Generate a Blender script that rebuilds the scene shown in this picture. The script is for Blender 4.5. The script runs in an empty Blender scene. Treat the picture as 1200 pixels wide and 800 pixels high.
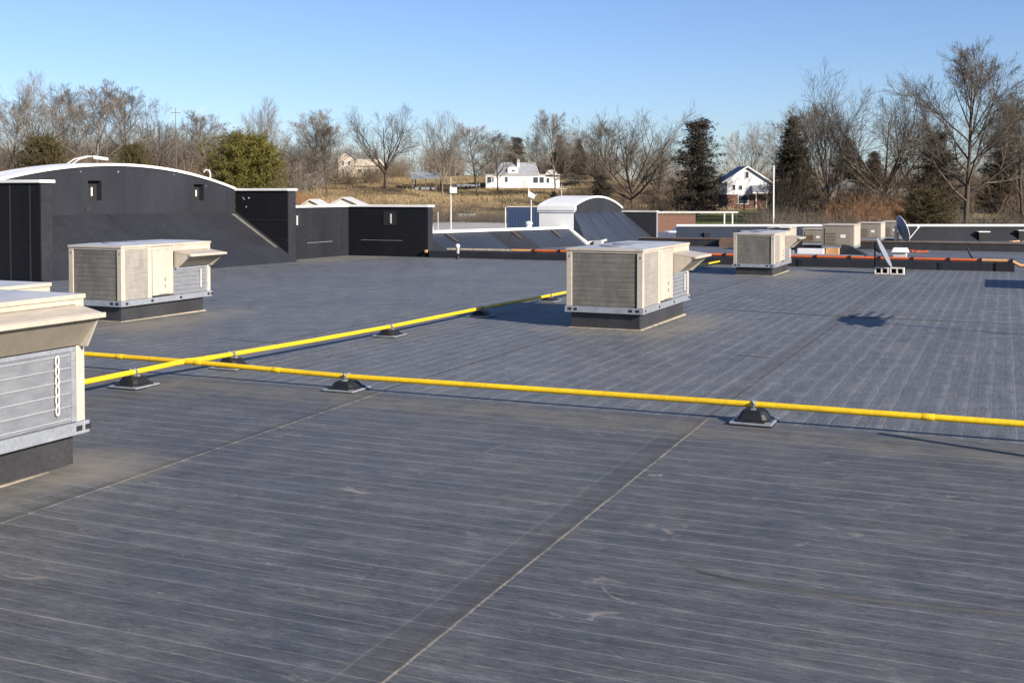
import bpy, bmesh, math, random
import numpy as np
from mathutils import Vector, Matrix
SC = bpy.context.scene
COL = SC.collection
R_ = math.radians

# ------------------------------------------------------------------ camera
HEAD = R_(23.458)                      # camera heading, left of +Y
cam_d = bpy.data.cameras.new("camera")
cam = bpy.data.objects.new("camera", cam_d); COL.objects.link(cam)
cam.location = (0, 0, 2.2)
cam.rotation_euler = (R_(90 - 1.661), 0, HEAD)
cam_d.lens = 39.96; cam_d.sensor_width = 36.0
cam_d.shift_y = -0.1111
cam_d.clip_start = 0.1; cam_d.clip_end = 9000
SC.camera = cam

# ------------------------------------------------------------------ light
SUN_EL = R_(24.0)
SUN_AZ = math.atan2(0.94, -0.34)       # clockwise from +Y
world = bpy.data.worlds.new("World"); SC.world = world; world.use_nodes = True
wn = world.node_tree.nodes; wl = world.node_tree.links
bg = wn["Background"]
sky = wn.new("ShaderNodeTexSky"); sky.sky_type = 'NISHITA'; sky.sun_disc = False
sky.sun_elevation = SUN_EL; sky.sun_rotation = SUN_AZ
sky.altitude = 200; sky.air_density = 1.0; sky.dust_density = 0.4; sky.ozone_density = 2.2
tint = wn.new("ShaderNodeMix"); tint.data_type = 'RGBA'; tint.blend_type = 'MULTIPLY'; tint.inputs[0].default_value = 1.0
tint.inputs[7].default_value = (0.90, 1.01, 1.32, 1)          # one even colour balance for the whole sky
wl.new(sky.outputs[0], tint.inputs[6]); wl.new(tint.outputs[2], bg.inputs[0]); bg.inputs[1].default_value = 0.055
sun_d = bpy.data.lights.new("sun", 'SUN'); sun_d.energy = 5.0; sun_d.angle = R_(0.5); sun_d.color = (1.0, 0.90, 0.78)
sun = bpy.data.objects.new("sun", sun_d); COL.objects.link(sun)
sv = Vector((0.94 * math.cos(SUN_EL), -0.34 * math.cos(SUN_EL), math.sin(SUN_EL)))
sun.rotation_euler = sv.to_track_quat('Z', 'Y').to_euler()
SC.view_settings.view_transform = 'Standard'; SC.view_settings.look = 'None'
SC.view_settings.exposure = 1.09; SC.view_settings.gamma = 1.0
SC.view_settings.use_curve_mapping = False

# ------------------------------------------------------------------ helpers
def tag(o, label=None, cat=None, group=None, kind=None):
    if label: o['label'] = label
    if cat: o['category'] = cat
    if group: o['group'] = group
    if kind: o['kind'] = kind
    return o

def link(name, data, parent=None):
    o = bpy.data.objects.new(name, data); COL.objects.link(o)
    if parent: o.parent = parent
    return o

def empty(name, loc=(0, 0, 0), rz=0, label=None, cat=None, group=None, kind=None):
    o = link(name, None); o.location = loc; o.rotation_euler = (0, 0, rz); o.empty_display_size = 0.2
    return tag(o, label, cat, group, kind)

def copy_tree(o, parent=None):
    c = o.copy(); COL.objects.link(c); c.parent = parent
    for ch in list(o.children): copy_tree(ch, c)
    return c

class MB:
    def __init__(s): s.v = []; s.f = []; s.sm = []
    def add(s, vs, fs, smooth=False):
        n = len(s.v); s.v += [tuple(map(float, p)) for p in vs]
        s.f += [tuple(i + n for i in f) for f in fs]; s.sm += [smooth] * len(fs); return s
    def box(s, x0, x1, y0, y1, z0, z1):
        return s.add([(x0,y0,z0),(x1,y0,z0),(x1,y1,z0),(x0,y1,z0),(x0,y0,z1),(x1,y0,z1),(x1,y1,z1),(x0,y1,z1)],
                     [(0,3,2,1),(4,5,6,7),(0,1,5,4),(1,2,6,5),(2,3,7,6),(3,0,4,7)])
    def hull8(s, b, t):   # bottom quad, top quad (ccw seen from above)
        return s.add(list(b) + list(t), [(0,3,2,1),(4,5,6,7),(0,1,5,4),(1,2,6,5),(2,3,7,6),(3,0,4,7)])
    def ring(s, x0, x1, y0, y1, z0, z1, w):
        s.box(x0, x1, y0, y0 + w, z0, z1); s.box(x0, x1, y1 - w, y1, z0, z1)
        s.box(x0, x0 + w, y0 + w, y1 - w, z0, z1); s.box(x1 - w, x1, y0 + w, y1 - w, z0, z1); return s
    def quad(s, a, b, c, d): return s.add([a, b, c, d], [(0,1,2,3)])
    def prism(s, poly, d):  # poly list of points, extruded by vector d
        n = len(poly); d = Vector(d)
        vs = [Vector(p) for p in poly] + [Vector(p) + d for p in poly]
        fs = [tuple(range(n))[::-1], tuple(range(n, 2 * n))] + [(i, (i + 1) % n, n + (i + 1) % n, n + i) for i in range(n)]
        return s.add(vs, fs)
    def tube(s, pts, r, n=10, cap=True, smooth=True):
        pts = [Vector(p) for p in pts]; vs = []; fs = []; k = len(pts)
        rr = r if isinstance(r, (list, tuple)) else [r] * k
        up = None
        for i, p in enumerate(pts):
            t = (pts[min(i + 1, k - 1)] - pts[max(i - 1, 0)]).normalized()
            a = Vector((0, 0, 1)) if abs(t.z) < 0.9 else Vector((1, 0, 0))
            if up is not None: a = up
            b = t.cross(a).normalized(); a = b.cross(t).normalized(); up = a
            for j in range(n):
                th = 2 * math.pi * j / n
                vs.append(p + (a * math.cos(th) + b * math.sin(th)) * rr[i])
        for i in range(k - 1):
            for j in range(n):
                fs.append((i*n + j, i*n + (j+1) % n, (i+1)*n + (j+1) % n, (i+1)*n + j))
        s.add(vs, fs, smooth)
        if cap: s.add(vs[:n], [tuple(range(n))[::-1]]); s.add(vs[-n:], [tuple(range(n))])
        return s
    def lathe(s, prof, n=20, c=(0, 0, 0), smooth=True, mat=None):
        vs = []; fs = []; k = len(prof)
        for r, z in prof:
            for j in range(n):
                th = 2 * math.pi * j / n; vs.append(Vector((r * math.cos(th), r * math.sin(th), z)))
        for i in range(k - 1):
            for j in range(n):
                fs.append((i*n + j, i*n + (j+1) % n, (i+1)*n + (j+1) % n, (i+1)*n + j))
        fs.append(tuple(range(n))[::-1]); fs.append(tuple(range((k-1)*n, k*n)))
        if mat is not None: vs = [mat @ v for v in vs]
        return s.add([v + Vector(c) for v in vs], fs, smooth)
    def build(s, name, m, parent=None, bevel=0):
        me = bpy.data.meshes.new(name); me.from_pydata(s.v, [], s.f)
        me.polygons.foreach_set("use_smooth", s.sm); me.materials.append(m); me.validate(); me.update()
        bm = bmesh.new(); bm.from_mesh(me); bmesh.ops.recalc_face_normals(bm, faces=bm.faces); bm.to_mesh(me); bm.free()
        o = link(name, me, parent)
        if bevel:
            b = o.modifiers.new("bevel", 'BEVEL'); b.width = bevel; b.segments = 2; b.limit_method = 'ANGLE'
        return o

# ------------------------------------------------------------------ materials
def nodes_of(name):
    m = bpy.data.materials.new(name); m.use_nodes = True
    nt = m.node_tree; return m, nt, nt.nodes["Principled BSDF"]
def ramp(nt, fac, stops):
    r = nt.nodes.new("ShaderNodeValToRGB"); nt.links.new(fac, r.inputs[0])
    e = r.color_ramp.elements
    while len(e) < len(stops): e.new(0.5)
    for el, (p, c) in zip(e, stops): el.position = p; el.color = (*c, 1) if len(c) == 3 else c
    return r.outputs[0]
def noise(nt, vec, scale, detail=4, rough=0.55, dist=0.0):
    n = nt.nodes.new("ShaderNodeTexNoise"); n.inputs["Scale"].default_value = scale
    n.inputs["Detail"].default_value = detail; n.inputs["Roughness"].default_value = rough; n.inputs["Distortion"].default_value = dist
    nt.links.new(vec, n.inputs["Vector"]); return n.outputs["Fac"]
def mapping(nt, vec, sc=(1, 1, 1)):
    mp = nt.nodes.new("ShaderNodeMapping"); mp.inputs["Scale"].default_value = sc
    nt.links.new(vec, mp.inputs[0]); return mp.outputs[0]
def mth(nt, op, a, b=None, c=None):
    n = nt.nodes.new("ShaderNodeMath"); n.operation = op
    for i, x in enumerate((a, b, c)):
        if x is None: continue
        if isinstance(x, (int, float)): n.inputs[i].default_value = x
        else: nt.links.new(x, n.inputs[i])
    return n.outputs[0]
def mixc(nt, fac, a, b, mode='MIX'):
    n = nt.nodes.new("ShaderNodeMix"); n.data_type = 'RGBA'; n.blend_type = mode
    if isinstance(fac, (int, float)): n.inputs[0].default_value = fac
    else: nt.links.new(fac, n.inputs[0])
    for i, x in ((6, a), (7, b)):
        if isinstance(x, tuple): n.inputs[i].default_value = (*x, 1)
        else: nt.links.new(x, n.inputs[i])
    return n.outputs[2]
def mrange(nt, x, a, b, c=0.0, d=1.0, smooth=True):
    n = nt.nodes.new("ShaderNodeMapRange"); n.clamp = True
    if smooth: n.interpolation_type = 'SMOOTHSTEP'
    nt.links.new(x, n.inputs[0])
    for i, v in zip((1, 2, 3, 4), (a, b, c, d)): n.inputs[i].default_value = v
    return n.outputs[0]
def bump(nt, bs, h, strength=0.3, dist=0.02):
    b = nt.nodes.new("ShaderNodeBump"); b.inputs["Strength"].default_value = strength; b.inputs["Distance"].default_value = dist
    nt.links.new(h, b.inputs["Height"]); nt.links.new(b.outputs[0], bs.inputs["Normal"])
def coords(nt, kind="Object"):
    return nt.nodes.new("ShaderNodeTexCoord").outputs[kind]
def geopos(nt): return nt.nodes.new("ShaderNodeNewGeometry").outputs["Position"]

def mat(name, c, c2=None, rough=0.6, metal=0.0, scale=3.0, stretch=(1, 1, 1), contrast=(0.35, 0.65), fine=0.0, fscale=40, spec=0.5, bstr=0.0, island=0.0):
    m, nt, bs = nodes_of(name)
    c2 = c2 or tuple(x * 0.82 for x in c)
    v = mapping(nt, coords(nt), stretch)
    col = ramp(nt, noise(nt, v, scale, 6, 0.6), [(contrast[0], c2), (contrast[1], c)])
    if fine:
        f = noise(nt, coords(nt), fscale, 3, 0.6)
        col = mixc(nt, 1.0, col, ramp(nt, f, [(0.3, (1 - fine,) * 3), (0.7, (1 + fine,) * 3)]), 'MULTIPLY')
    if island:
        g = nt.nodes.new("ShaderNodeNewGeometry")
        col = mixc(nt, 1.0, col, ramp(nt, g.outputs["Random Per Island"], [(0, (1 - island,) * 3), (1, (1 + island,) * 3)]), 'MULTIPLY')
    nt.links.new(col, bs.inputs["Base Color"])
    bs.inputs["Roughness"].default_value = rough; bs.inputs["Metallic"].default_value = metal
    bs.inputs["Specular IOR Level"].default_value = spec
    if bstr: bump(nt, bs, noise(nt, v, scale * 3, 5), bstr, 0.01)
    return m

SEAM0, SEAMW = -2.645, 3.70

def nt_grey(nt, x):
    c = nt.nodes.new('ShaderNodeCombineXYZ')
    for i in range(3): nt.links.new(x, c.inputs[i])
    return c.outputs[0]

def roof_mat(name, ribaxis, near):
    """black rubber membrane with steel-deck ribs telegraphing through, dust on the rib edges and at the laps"""
    m, nt, bs = nodes_of(name)
    P = geopos(nt)
    sp = nt.nodes.new("ShaderNodeSeparateXYZ"); nt.links.new(P, sp.inputs[0])
    X, Y = sp.outputs[0], sp.outputs[1]
    a, b = (Y, X) if ribaxis == 'X' else (X, Y)           # a runs across the ribs
    st = (1.7, 9.0, 1) if ribaxis == 'X' else (9.0, 1.1, 1)
    big = noise(nt, P, 0.28, 5, 0.6)
    mid = noise(nt, P, 1.7, 6, 0.65, 0.3)
    streak = noise(nt, mapping(nt, P, st), 1.6, 6, 0.7)
    streak2 = noise(nt, mapping(nt, P, tuple(x * 3.1 for x in st)), 2.1, 4, 0.7)
    grain = noise(nt, P, 70, 3, 0.7)
    wob = mth(nt, 'MULTIPLY', mth(nt, 'SUBTRACT', noise(nt, P, 0.9, 2), 0.5), 0.05)
    ph = mth(nt, 'DIVIDE', mth(nt, 'ADD', a, wob), 0.235)
    fr = mth(nt, 'FRACT', ph)
    tri = mth(nt, 'ABSOLUTE', mth(nt, 'SUBTRACT', fr, 0.5))                 # 0 at the line, .5 between
    line = mrange(nt, tri, 0.010, 0.034 if near else 0.032, 1.0, 0.0)
    idn = nt.nodes.new("ShaderNodeTexWhiteNoise"); idn.noise_dimensions = '1D'
    nt.links.new(mth(nt, 'FLOOR', ph), idn.inputs["W"])
    amp = mth(nt, 'MULTIPLY', mrange(nt, idn.outputs["Value"], 0.0, 1.0, 0.45, 1.0, False), mrange(nt, noise(nt, mapping(nt, P, tuple(0.8*x for x in st)), 1.0, 6, 0.75), 0.30, 0.62, 0.22, 1.0))
    line = mth(nt, 'MULTIPLY', line, amp)
    tri2 = mth(nt, 'SUBTRACT', 0.5, tri)                                    # second, fainter crease half way between
    line2 = mth(nt, 'MULTIPLY', mrange(nt, tri2, 0.010, 0.04, 0.55, 0.0), mrange(nt, noise(nt, mapping(nt, P, tuple(0.9*x for x in st)), 1.3, 6, 0.75), 0.38, 0.62, 0.0, 1.0))
    line = mth(nt, 'MAXIMUM', line, line2)
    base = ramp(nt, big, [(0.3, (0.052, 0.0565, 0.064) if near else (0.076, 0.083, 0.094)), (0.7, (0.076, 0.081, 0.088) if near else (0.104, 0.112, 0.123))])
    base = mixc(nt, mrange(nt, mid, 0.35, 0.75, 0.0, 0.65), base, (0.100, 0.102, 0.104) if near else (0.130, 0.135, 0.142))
    base = mixc(nt, 1.0, base, ramp(nt, streak, [(0.28, (0.74,) * 3), (0.72, (1.26,) * 3)]), 'MULTIPLY')
    base = mixc(nt, 1.0, base, ramp(nt, streak2, [(0.3, (0.82,) * 3), (0.7, (1.18,) * 3)]), 'MULTIPLY')
    band_ = mrange(nt, tri, 0.0, 0.5, 1.13, 0.87, False)
    base = mixc(nt, 1.0, base, nt_grey(nt, band_), 'MULTIPLY')
    streak3 = noise(nt, mapping(nt, P, tuple(x * (7 if x > 1 else 1.6) for x in st)), 1.0, 5, 0.75)
    base = mixc(nt, 1.0, base, ramp(nt, streak3, [(0.3, (0.70,) * 3), (0.7, (1.32,) * 3)]), 'MULTIPLY')
    mott = noise(nt, mapping(nt, P, (1.2, 2.2, 1) if near else (1.6, 1.6, 1)), 1.1, 8, 0.72, 0.6)
    base = mixc(nt, 1.0, base, ramp(nt, mott, [(0.3, (0.80,) * 3), (0.7, (1.20,) * 3)]), 'MULTIPLY')
    base = mixc(nt, 1.0, base, ramp(nt, grain, [(0.3, (0.86,) * 3), (0.7, (1.14,) * 3)]), 'MULTIPLY')
    # dry mud flecks and scuffs
    spots = noise(nt, mapping(nt, P, (1.0, 1.7, 1)), 2.3, 7, 0.7, 0.8)
    base = mixc(nt, mrange(nt, spots, 0.605, 0.72, 0.0, 0.6), base, (0.26, 0.235, 0.20))
    dark = noise(nt, mapping(nt, P, (1.6, 1.0, 1)), 1.9, 5, 0.6, 0.5)
    base = mixc(nt, mrange(nt, dark, 0.63, 0.73, 0.0, 0.5), base, (0.042, 0.043, 0.046))
    base = mixc(nt, mth(nt, 'MULTIPLY', line, 0.74 if near else 0.66), base, (0.245, 0.225, 0.195))
    # lap seams: worn dark strip on the left of each lap, dirt line caught on its edge
    sx = mth(nt, 'MULTIPLY', mth(nt, 'FRACT', mth(nt, 'DIVIDE', mth(nt, 'SUBTRACT', X, SEAM0 + 0.0), SEAMW)), SEAMW)   # 0 just right of the seam
    dleft = mth(nt, 'SUBTRACT', SEAMW, sx)                                   # distance to the seam on its left
    wobs = mth(nt, 'MULTIPLY', mth(nt, 'SUBTRACT', noise(nt, P, 6, 3), 0.5), 0.04)
    dl = mth(nt, 'ADD', dleft, wobs)
    band = mrange(nt, dl, 0.06, 0.10, 1.0, 0.0)
    band2 = mth(nt, 'MULTIPLY', mrange(nt, dl, 0.20, 0.27, 0.45, 0.0), mrange(nt, X, -4.2, -4.0, 0.25, 1.0))
    bandn = mth(nt, 'MULTIPLY', mth(nt, 'MAXIMUM', band, band2), mrange(nt, noise(nt, P, 3.0, 4, 0.7), 0.25, 0.7, 0.25, 0.95))
    base = mixc(nt, mth(nt, 'MULTIPLY', bandn, 0.8), base, (0.050, 0.046, 0.038))
    thin = mrange(nt, mth(nt, 'ABSOLUTE', mth(nt, 'SUBTRACT', dl, 0.25)), 0.004, 0.012, 0.35, 0.0)
    base = mixc(nt, mth(nt, 'MULTIPLY', thin, noise(nt, P, 4, 4)), base, (0.22, 0.20, 0.17))
    if near:
        edge = mth(nt, 'MULTIPLY', mrange(nt, mth(nt, 'ADD', dleft, mth(nt, 'MULTIPLY', wobs, 0.12)), 0.005, 0.015, 1.0, 0.0), mth(nt, 'MULTIPLY', mrange(nt, noise(nt, P, 5, 4, 0.7), 0.32, 0.62, 0.12, 1.0), mrange(nt, X, -4.2, -4.0, 0.12, 1.0)))
        base = mixc(nt, mth(nt, 'MULTIPLY', edge, 0.75), base, (0.34, 0.29, 0.21))
    fold = mth(nt, 'ABSOLUTE', mth(nt, 'SUBTRACT', mth(nt, 'ADD', Y, mth(nt, 'MULTIPLY', mth(nt, 'SUBTRACT', noise(nt, P, 1.3, 3), 0.5), 0.5)), 10.45))
    base = mixc(nt, mth(nt, 'MULTIPLY', mrange(nt, fold, 0.05, 0.55, 0.5, 0.0), mrange(nt, noise(nt, P, 2.4, 5, 0.7), 0.35, 0.65, 0.1, 1.0)), base, (0.150, 0.138, 0.112))
    # silt washed out round the curbs
    for (cx, cy, rx, ry, k) in SILT:
        dx = mth(nt, 'DIVIDE', mth(nt, 'SUBTRACT', X, cx), rx); dy = mth(nt, 'DIVIDE', mth(nt, 'SUBTRACT', Y, cy), ry)
        d2 = mth(nt, 'ADD', mth(nt, 'MULTIPLY', dx, dx), mth(nt, 'MULTIPLY', dy, dy))
        w = mth(nt, 'MULTIPLY', mrange(nt, d2, 0.2, 1.0, k, 0.0), mrange(nt, noise(nt, P, 1.6, 6, 0.7), 0.3, 0.65, 0.15, 1.0))
        base = mixc(nt, w, base, (0.19, 0.17, 0.135))
    nt.links.new(base, bs.inputs["Base Color"])
    bs.inputs["Specular IOR Level"].default_value = 0.24
    nt.links.new(mrange(nt, mth(nt, 'ADD', mth(nt, 'MULTIPLY', mid, 0.6), mth(nt, 'MULTIPLY', streak, 0.4)), 0.3, 0.7, 0.52, 0.70), bs.inputs["Roughness"])
    rib = mth(nt, 'ADD', mth(nt, 'MULTIPLY', mrange(nt, tri, 0.06, 0.17, 0.0, 1.0), 0.6), mth(nt, 'ADD', mth(nt, 'MULTIPLY', streak, 0.6), mth(nt, 'MULTIPLY', grain, 0.12)))
    rib = mth(nt, 'ADD', rib, mth(nt, 'MULTIPLY', mid, 0.8))
    bump(nt, bs, rib, 0.35, 0.006)
    return m
SILT = [(-7.0, 7.2, 1.0, 0.7, 0.5), (-7.0, 6.2, 0.6, 2.0, 0.5), (-5.2, 19.2, 0.9, 2.6, 0.6), (-6.1, 17.6, 1.6, 0.8, 0.5), (-13.6, 16.3, 1.0, 2.4, 0.5), (-13.9, 14.9, 2.0, 1.2, 0.5), (-5.5, 34.0, 1.2, 2.6, 0.5), (-22.4, 36.0, 1.4, 4.0, 0.6)]

M = {}
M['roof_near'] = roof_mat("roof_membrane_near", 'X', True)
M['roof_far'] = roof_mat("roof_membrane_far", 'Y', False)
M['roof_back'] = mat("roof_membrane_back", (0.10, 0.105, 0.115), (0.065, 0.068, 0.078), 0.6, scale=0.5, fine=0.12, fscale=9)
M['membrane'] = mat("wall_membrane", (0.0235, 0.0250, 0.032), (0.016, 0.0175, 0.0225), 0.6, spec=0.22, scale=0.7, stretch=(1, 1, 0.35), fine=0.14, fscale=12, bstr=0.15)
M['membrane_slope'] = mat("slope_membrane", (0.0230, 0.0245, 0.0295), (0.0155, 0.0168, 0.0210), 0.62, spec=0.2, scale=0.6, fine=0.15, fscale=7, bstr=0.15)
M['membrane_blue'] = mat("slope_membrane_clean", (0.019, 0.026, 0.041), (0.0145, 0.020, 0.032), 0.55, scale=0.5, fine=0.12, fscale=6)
M['shade_wall'] = mat("shade_wall_membrane", (0.009, 0.0098, 0.0125), (0.006, 0.0065, 0.0085), 0.6, scale=0.9, stretch=(1, 1, 0.3), fine=0.2, fscale=10, spec=0.16, bstr=0.15)  # membrane darkened further: shade of the camera-facing walls put into the colour
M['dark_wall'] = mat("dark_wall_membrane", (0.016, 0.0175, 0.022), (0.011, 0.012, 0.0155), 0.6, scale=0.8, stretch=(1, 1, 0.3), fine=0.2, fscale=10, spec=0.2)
M['curb'] = mat("curb_membrane", (0.030, 0.030, 0.032), (0.018, 0.018, 0.020), 0.5, scale=2.5, stretch=(1, 1, 0.3), fine=0.2, fscale=25, bstr=0.2)
M['black'] = mat("black_rubber", (0.009, 0.009, 0.010), (0.006, 0.006, 0.007), 0.5, scale=6)
M['hole'] = mat("dark_opening", (0.008, 0.008, 0.009), None, 0.8)
M['tan'] = mat("tan_paint", (0.40, 0.356, 0.295), (0.325, 0.287, 0.235), 0.45, scale=1.9, stretch=(1, 1, 0.3), fine=0.09, fscale=14)
M['tan_dull'] = mat("tan_paint_shade_dull", (0.225, 0.198, 0.158), (0.18, 0.158, 0.125), 0.55, scale=2.0, stretch=(1, 1, 0.3), fine=0.08, fscale=12)  # darker tan: shade of hood undersides and far unit ends put into colour
M['unit_top'] = mat("unit_top_sheet", (0.38, 0.37, 0.35), (0.31, 0.305, 0.295), 0.33, scale=2.0, fine=0.06)
M['galv'] = mat("galvanized_steel", (0.42, 0.45, 0.49), (0.33, 0.355, 0.39), 0.40, 0.6, scale=9, fine=0.12, fscale=45)
M['alu_wire'] = mat("bright_wire", (0.5, 0.51, 0.53), None, 0.4, 0.5)
M['white'] = mat("white_paint", (0.66, 0.66, 0.65), (0.58, 0.58, 0.57), 0.45, scale=1.2, stretch=(1, 1, 0.4))
M['white_dull'] = mat("white_dusty", (0.5, 0.49, 0.47), (0.38, 0.37, 0.35), 0.6, scale=2)
M['silt'] = mat("silt_line", (0.36, 0.30, 0.22), (0.22, 0.19, 0.15), 0.9, scale=6, fine=0.2, fscale=30)
M['yellow'] = mat("yellow_pipe_paint", (0.66, 0.44, 0.008), (0.47, 0.30, 0.014), 0.45, scale=2.2, stretch=(0.5, 0.5, 1), contrast=(0.28, 0.6), fine=0.14, fscale=30)
M['orange'] = mat("orange_pipe_paint", (0.46, 0.098, 0.026), (0.35, 0.075, 0.024), 0.5, scale=1.4, fine=0.1, fscale=10)
M['peach'] = mat("faded_orange_paint", (0.5, 0.27, 0.11), (0.4, 0.21, 0.085), 0.6, scale=3)
M['block'] = mat("concrete_block", (0.62, 0.58, 0.53), (0.48, 0.45, 0.41), 0.9, scale=9, fine=0.12, fscale=60)
M['dish_back'] = mat("dish_grey", (0.20, 0.22, 0.26), (0.15, 0.165, 0.2), 0.5, scale=3)
M['dish_grey'] = mat("panel_grey", (0.20, 0.215, 0.24), (0.16, 0.175, 0.2), 0.45, scale=3)
M['rust'] = mat("rusty_brown", (0.16, 0.095, 0.06), (0.08, 0.055, 0.04), 0.8, scale=4)
M['navy'] = mat("navy_sheet", (0.010, 0.026, 0.075), (0.008, 0.022, 0.062), 0.5, scale=1, stretch=(3, 1, 0.3))
M['glass'] = mat("window_glass", (0.05, 0.06, 0.075), (0.03, 0.035, 0.045), 0.12, scale=1)
M['siding'] = mat("white_siding", (0.66, 0.65, 0.635), (0.58, 0.57, 0.56), 0.6, scale=0.8, stretch=(0.3, 0.3, 3))
M['brick_wall'] = mat("brick_wall", (0.165, 0.082, 0.056), (0.11, 0.057, 0.041), 0.85, scale=3, stretch=(1, 1, 4), fine=0.25, fscale=9)
M['shingle'] = mat("grey_shingle", (0.25, 0.26, 0.29), (0.17, 0.18, 0.20), 0.8, scale=1.2, stretch=(1, 1, 4), fine=0.15, fscale=5)
M['beige'] = mat("beige_siding", (0.50, 0.43, 0.34), (0.40, 0.345, 0.27), 0.7, scale=0.9)
M['brown'] = mat("brown_timber", (0.13, 0.095, 0.065), (0.085, 0.06, 0.04), 0.8, scale=2)
M['bark'] = mat("bark", (0.21, 0.182, 0.15), (0.11, 0.093, 0.075), 0.9, scale=2.0, stretch=(2, 2, 0.4), fine=0.2, fscale=8, spec=0.2)
M['bark_dark'] = mat("bark_dark", (0.095, 0.075, 0.06), (0.05, 0.04, 0.033), 0.9, scale=2.0, stretch=(2, 2, 0.4), fine=0.2, fscale=8, spec=0.2)
M['twig'] = mat("twigs", (0.175, 0.152, 0.124), (0.112, 0.096, 0.078), 0.9, scale=0.5, spec=0.15, island=0.3)
M['twig_dark'] = mat("twigs_dark", (0.108, 0.092, 0.074), (0.066, 0.056, 0.045), 0.9, scale=0.5, spec=0.15, island=0.3)
M['brush'] = mat("brush_twigs", (0.145, 0.113, 0.078), (0.085, 0.066, 0.046), 0.9, scale=0.08, spec=0.15, island=0.45)
M['brush_red'] = mat("brush_red_twigs", (0.23, 0.125, 0.065), (0.15, 0.085, 0.05), 0.9, scale=0.1, spec=0.15, island=0.4)
M['needle_dark'] = mat("needles_dark", (0.056, 0.045, 0.032), (0.028, 0.026, 0.020), 0.8, scale=0.7, spec=0.2, island=0.5)
M['needle_brown'] = mat("needles_brown", (0.070, 0.052, 0.034), (0.036, 0.029, 0.020), 0.8, scale=0.7, spec=0.2, island=0.5)
M['needle_olive'] = mat("needles_olive", (0.125, 0.110, 0.018), (0.060, 0.060, 0.014), 0.7, scale=0.7, spec=0.25, island=0.45)
M['needle_moss'] = mat("needles_moss", (0.085, 0.070, 0.028), (0.05, 0.042, 0.020), 0.75, scale=0.7, spec=0.2, island=0.5)
M['asphalt'] = mat("pale_asphalt", (0.30, 0.285, 0.27), (0.24, 0.23, 0.22), 0.85, scale=0.15, fine=0.1, fscale=2)
M['lawn'] = mat("lawn", (0.115, 0.125, 0.03), (0.08, 0.085, 0.028), 0.9, scale=0.4, fine=0.25, fscale=4, spec=0.1)
M['drygrass'] = mat("dry_grass_blades", (0.27, 0.205, 0.115), (0.19, 0.142, 0.08), 0.9, scale=0.12, spec=0.1, island=0.2)
M['carwhite'] = mat("car_white", (0.75, 0.75, 0.75), None, 0.25)
M['wrinkle'] = mat("membrane_wrinkle", (0.060, 0.060, 0.060), (0.040, 0.041, 0.043), 0.65, scale=3)
M['dust_slope'] = mat("dusty_strip", (0.14, 0.13, 0.105), (0.08, 0.077, 0.07), 0.8, scale=2.5, fine=0.2, fscale=15)

def coil_mat(name, c, c2):
    m, nt, bs = nodes_of(name)
    v = coords(nt)
    sp = nt.nodes.new("ShaderNodeSeparateXYZ"); nt.links.new(v, sp.inputs[0])
    h = mth(nt, 'ADD', sp.outputs[0], sp.outputs[1])
    fin = mth(nt, 'ABSOLUTE', mth(nt, 'SUBTRACT', mth(nt, 'FRACT', mth(nt, 'MULTIPLY', h, 55.0)), 0.5))
    row = mth(nt, 'ABSOLUTE', mth(nt, 'SUBTRACT', mth(nt, 'FRACT', mth(nt, 'MULTIPLY', sp.outputs[2], 21.0)), 0.5))
    n1 = noise(nt, mapping(nt, v, (2.2, 2.2, 0.9)), 2.2, 6, 0.7, 0.4)
    n2 = noise(nt, mapping(nt, v, (1, 1, 9)), 3.0, 4, 0.7)
    col = ramp(nt, n1, [(0.3, c2), (0.68, c)])
    col = mixc(nt, 1.0, col, ramp(nt, n2, [(0.3, (0.8,) * 3), (0.7, (1.18,) * 3)]), 'MULTIPLY')
    col = mixc(nt, mrange(nt, fin, 0.1, 0.4, 0.28, 0.0), col, (0.03, 0.028, 0.025))
    col = mixc(nt, mrange(nt, row, 0.40, 0.5, 0.0, 0.22), col, tuple(min(1, x * 1.7) for x in c))
    bright = noise(nt, mapping(nt, v, (3, 3, 2)), 2.6, 5, 0.7, 1.0)
    col = mixc(nt, mrange(nt, bright, 0.66, 0.76, 0.0, 0.6), col, (0.5, 0.485, 0.455))
    nt.links.new(col, bs.inputs["Base Color"]); bs.inputs["Roughness"].default_value = 0.55; bs.inputs["Metallic"].default_value = 0.1
    bump(nt, bs, mth(nt, 'ADD', fin, n1), 0.3, 0.006)
    return m
M['coil'] = coil_mat("coil_fins_dim", (0.160, 0.150, 0.132), (0.086, 0.080, 0.070))  # dimmer copy: weak sun on the condenser end put into the colour
M['coil_sunlit'] = coil_mat("coil_fins_sunlit", (0.31, 0.29, 0.255), (0.215, 0.20, 0.175))  # brighter copy of the same fins, sunlight of the long side painted in

def mesh_mat(name):
    m, nt, bs = nodes_of(name)
    v = coords(nt)
    w = noise(nt, mapping(nt, v, (1, 1, 1)), 150, 2, 0.5)
    n1 = noise(nt, mapping(nt, v, (1, 1, 3)), 5, 5, 0.7)
    col = ramp(nt, n1, [(0.3, (0.185, 0.195, 0.215)), (0.7, (0.275, 0.285, 0.305))])
    col = mixc(nt, 1.0, col, ramp(nt, w, [(0.35, (0.7,) * 3), (0.65, (1.2,) * 3)]), 'MULTIPLY')
    nt.links.new(col, bs.inputs["Base Color"]); bs.inputs["Roughness"].default_value = 0.45; bs.inputs["Metallic"].default_value = 0.45
    bump(nt, bs, w, 0.4, 0.004)
    return m
M['filter'] = mesh_mat("filter_mesh")

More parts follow.
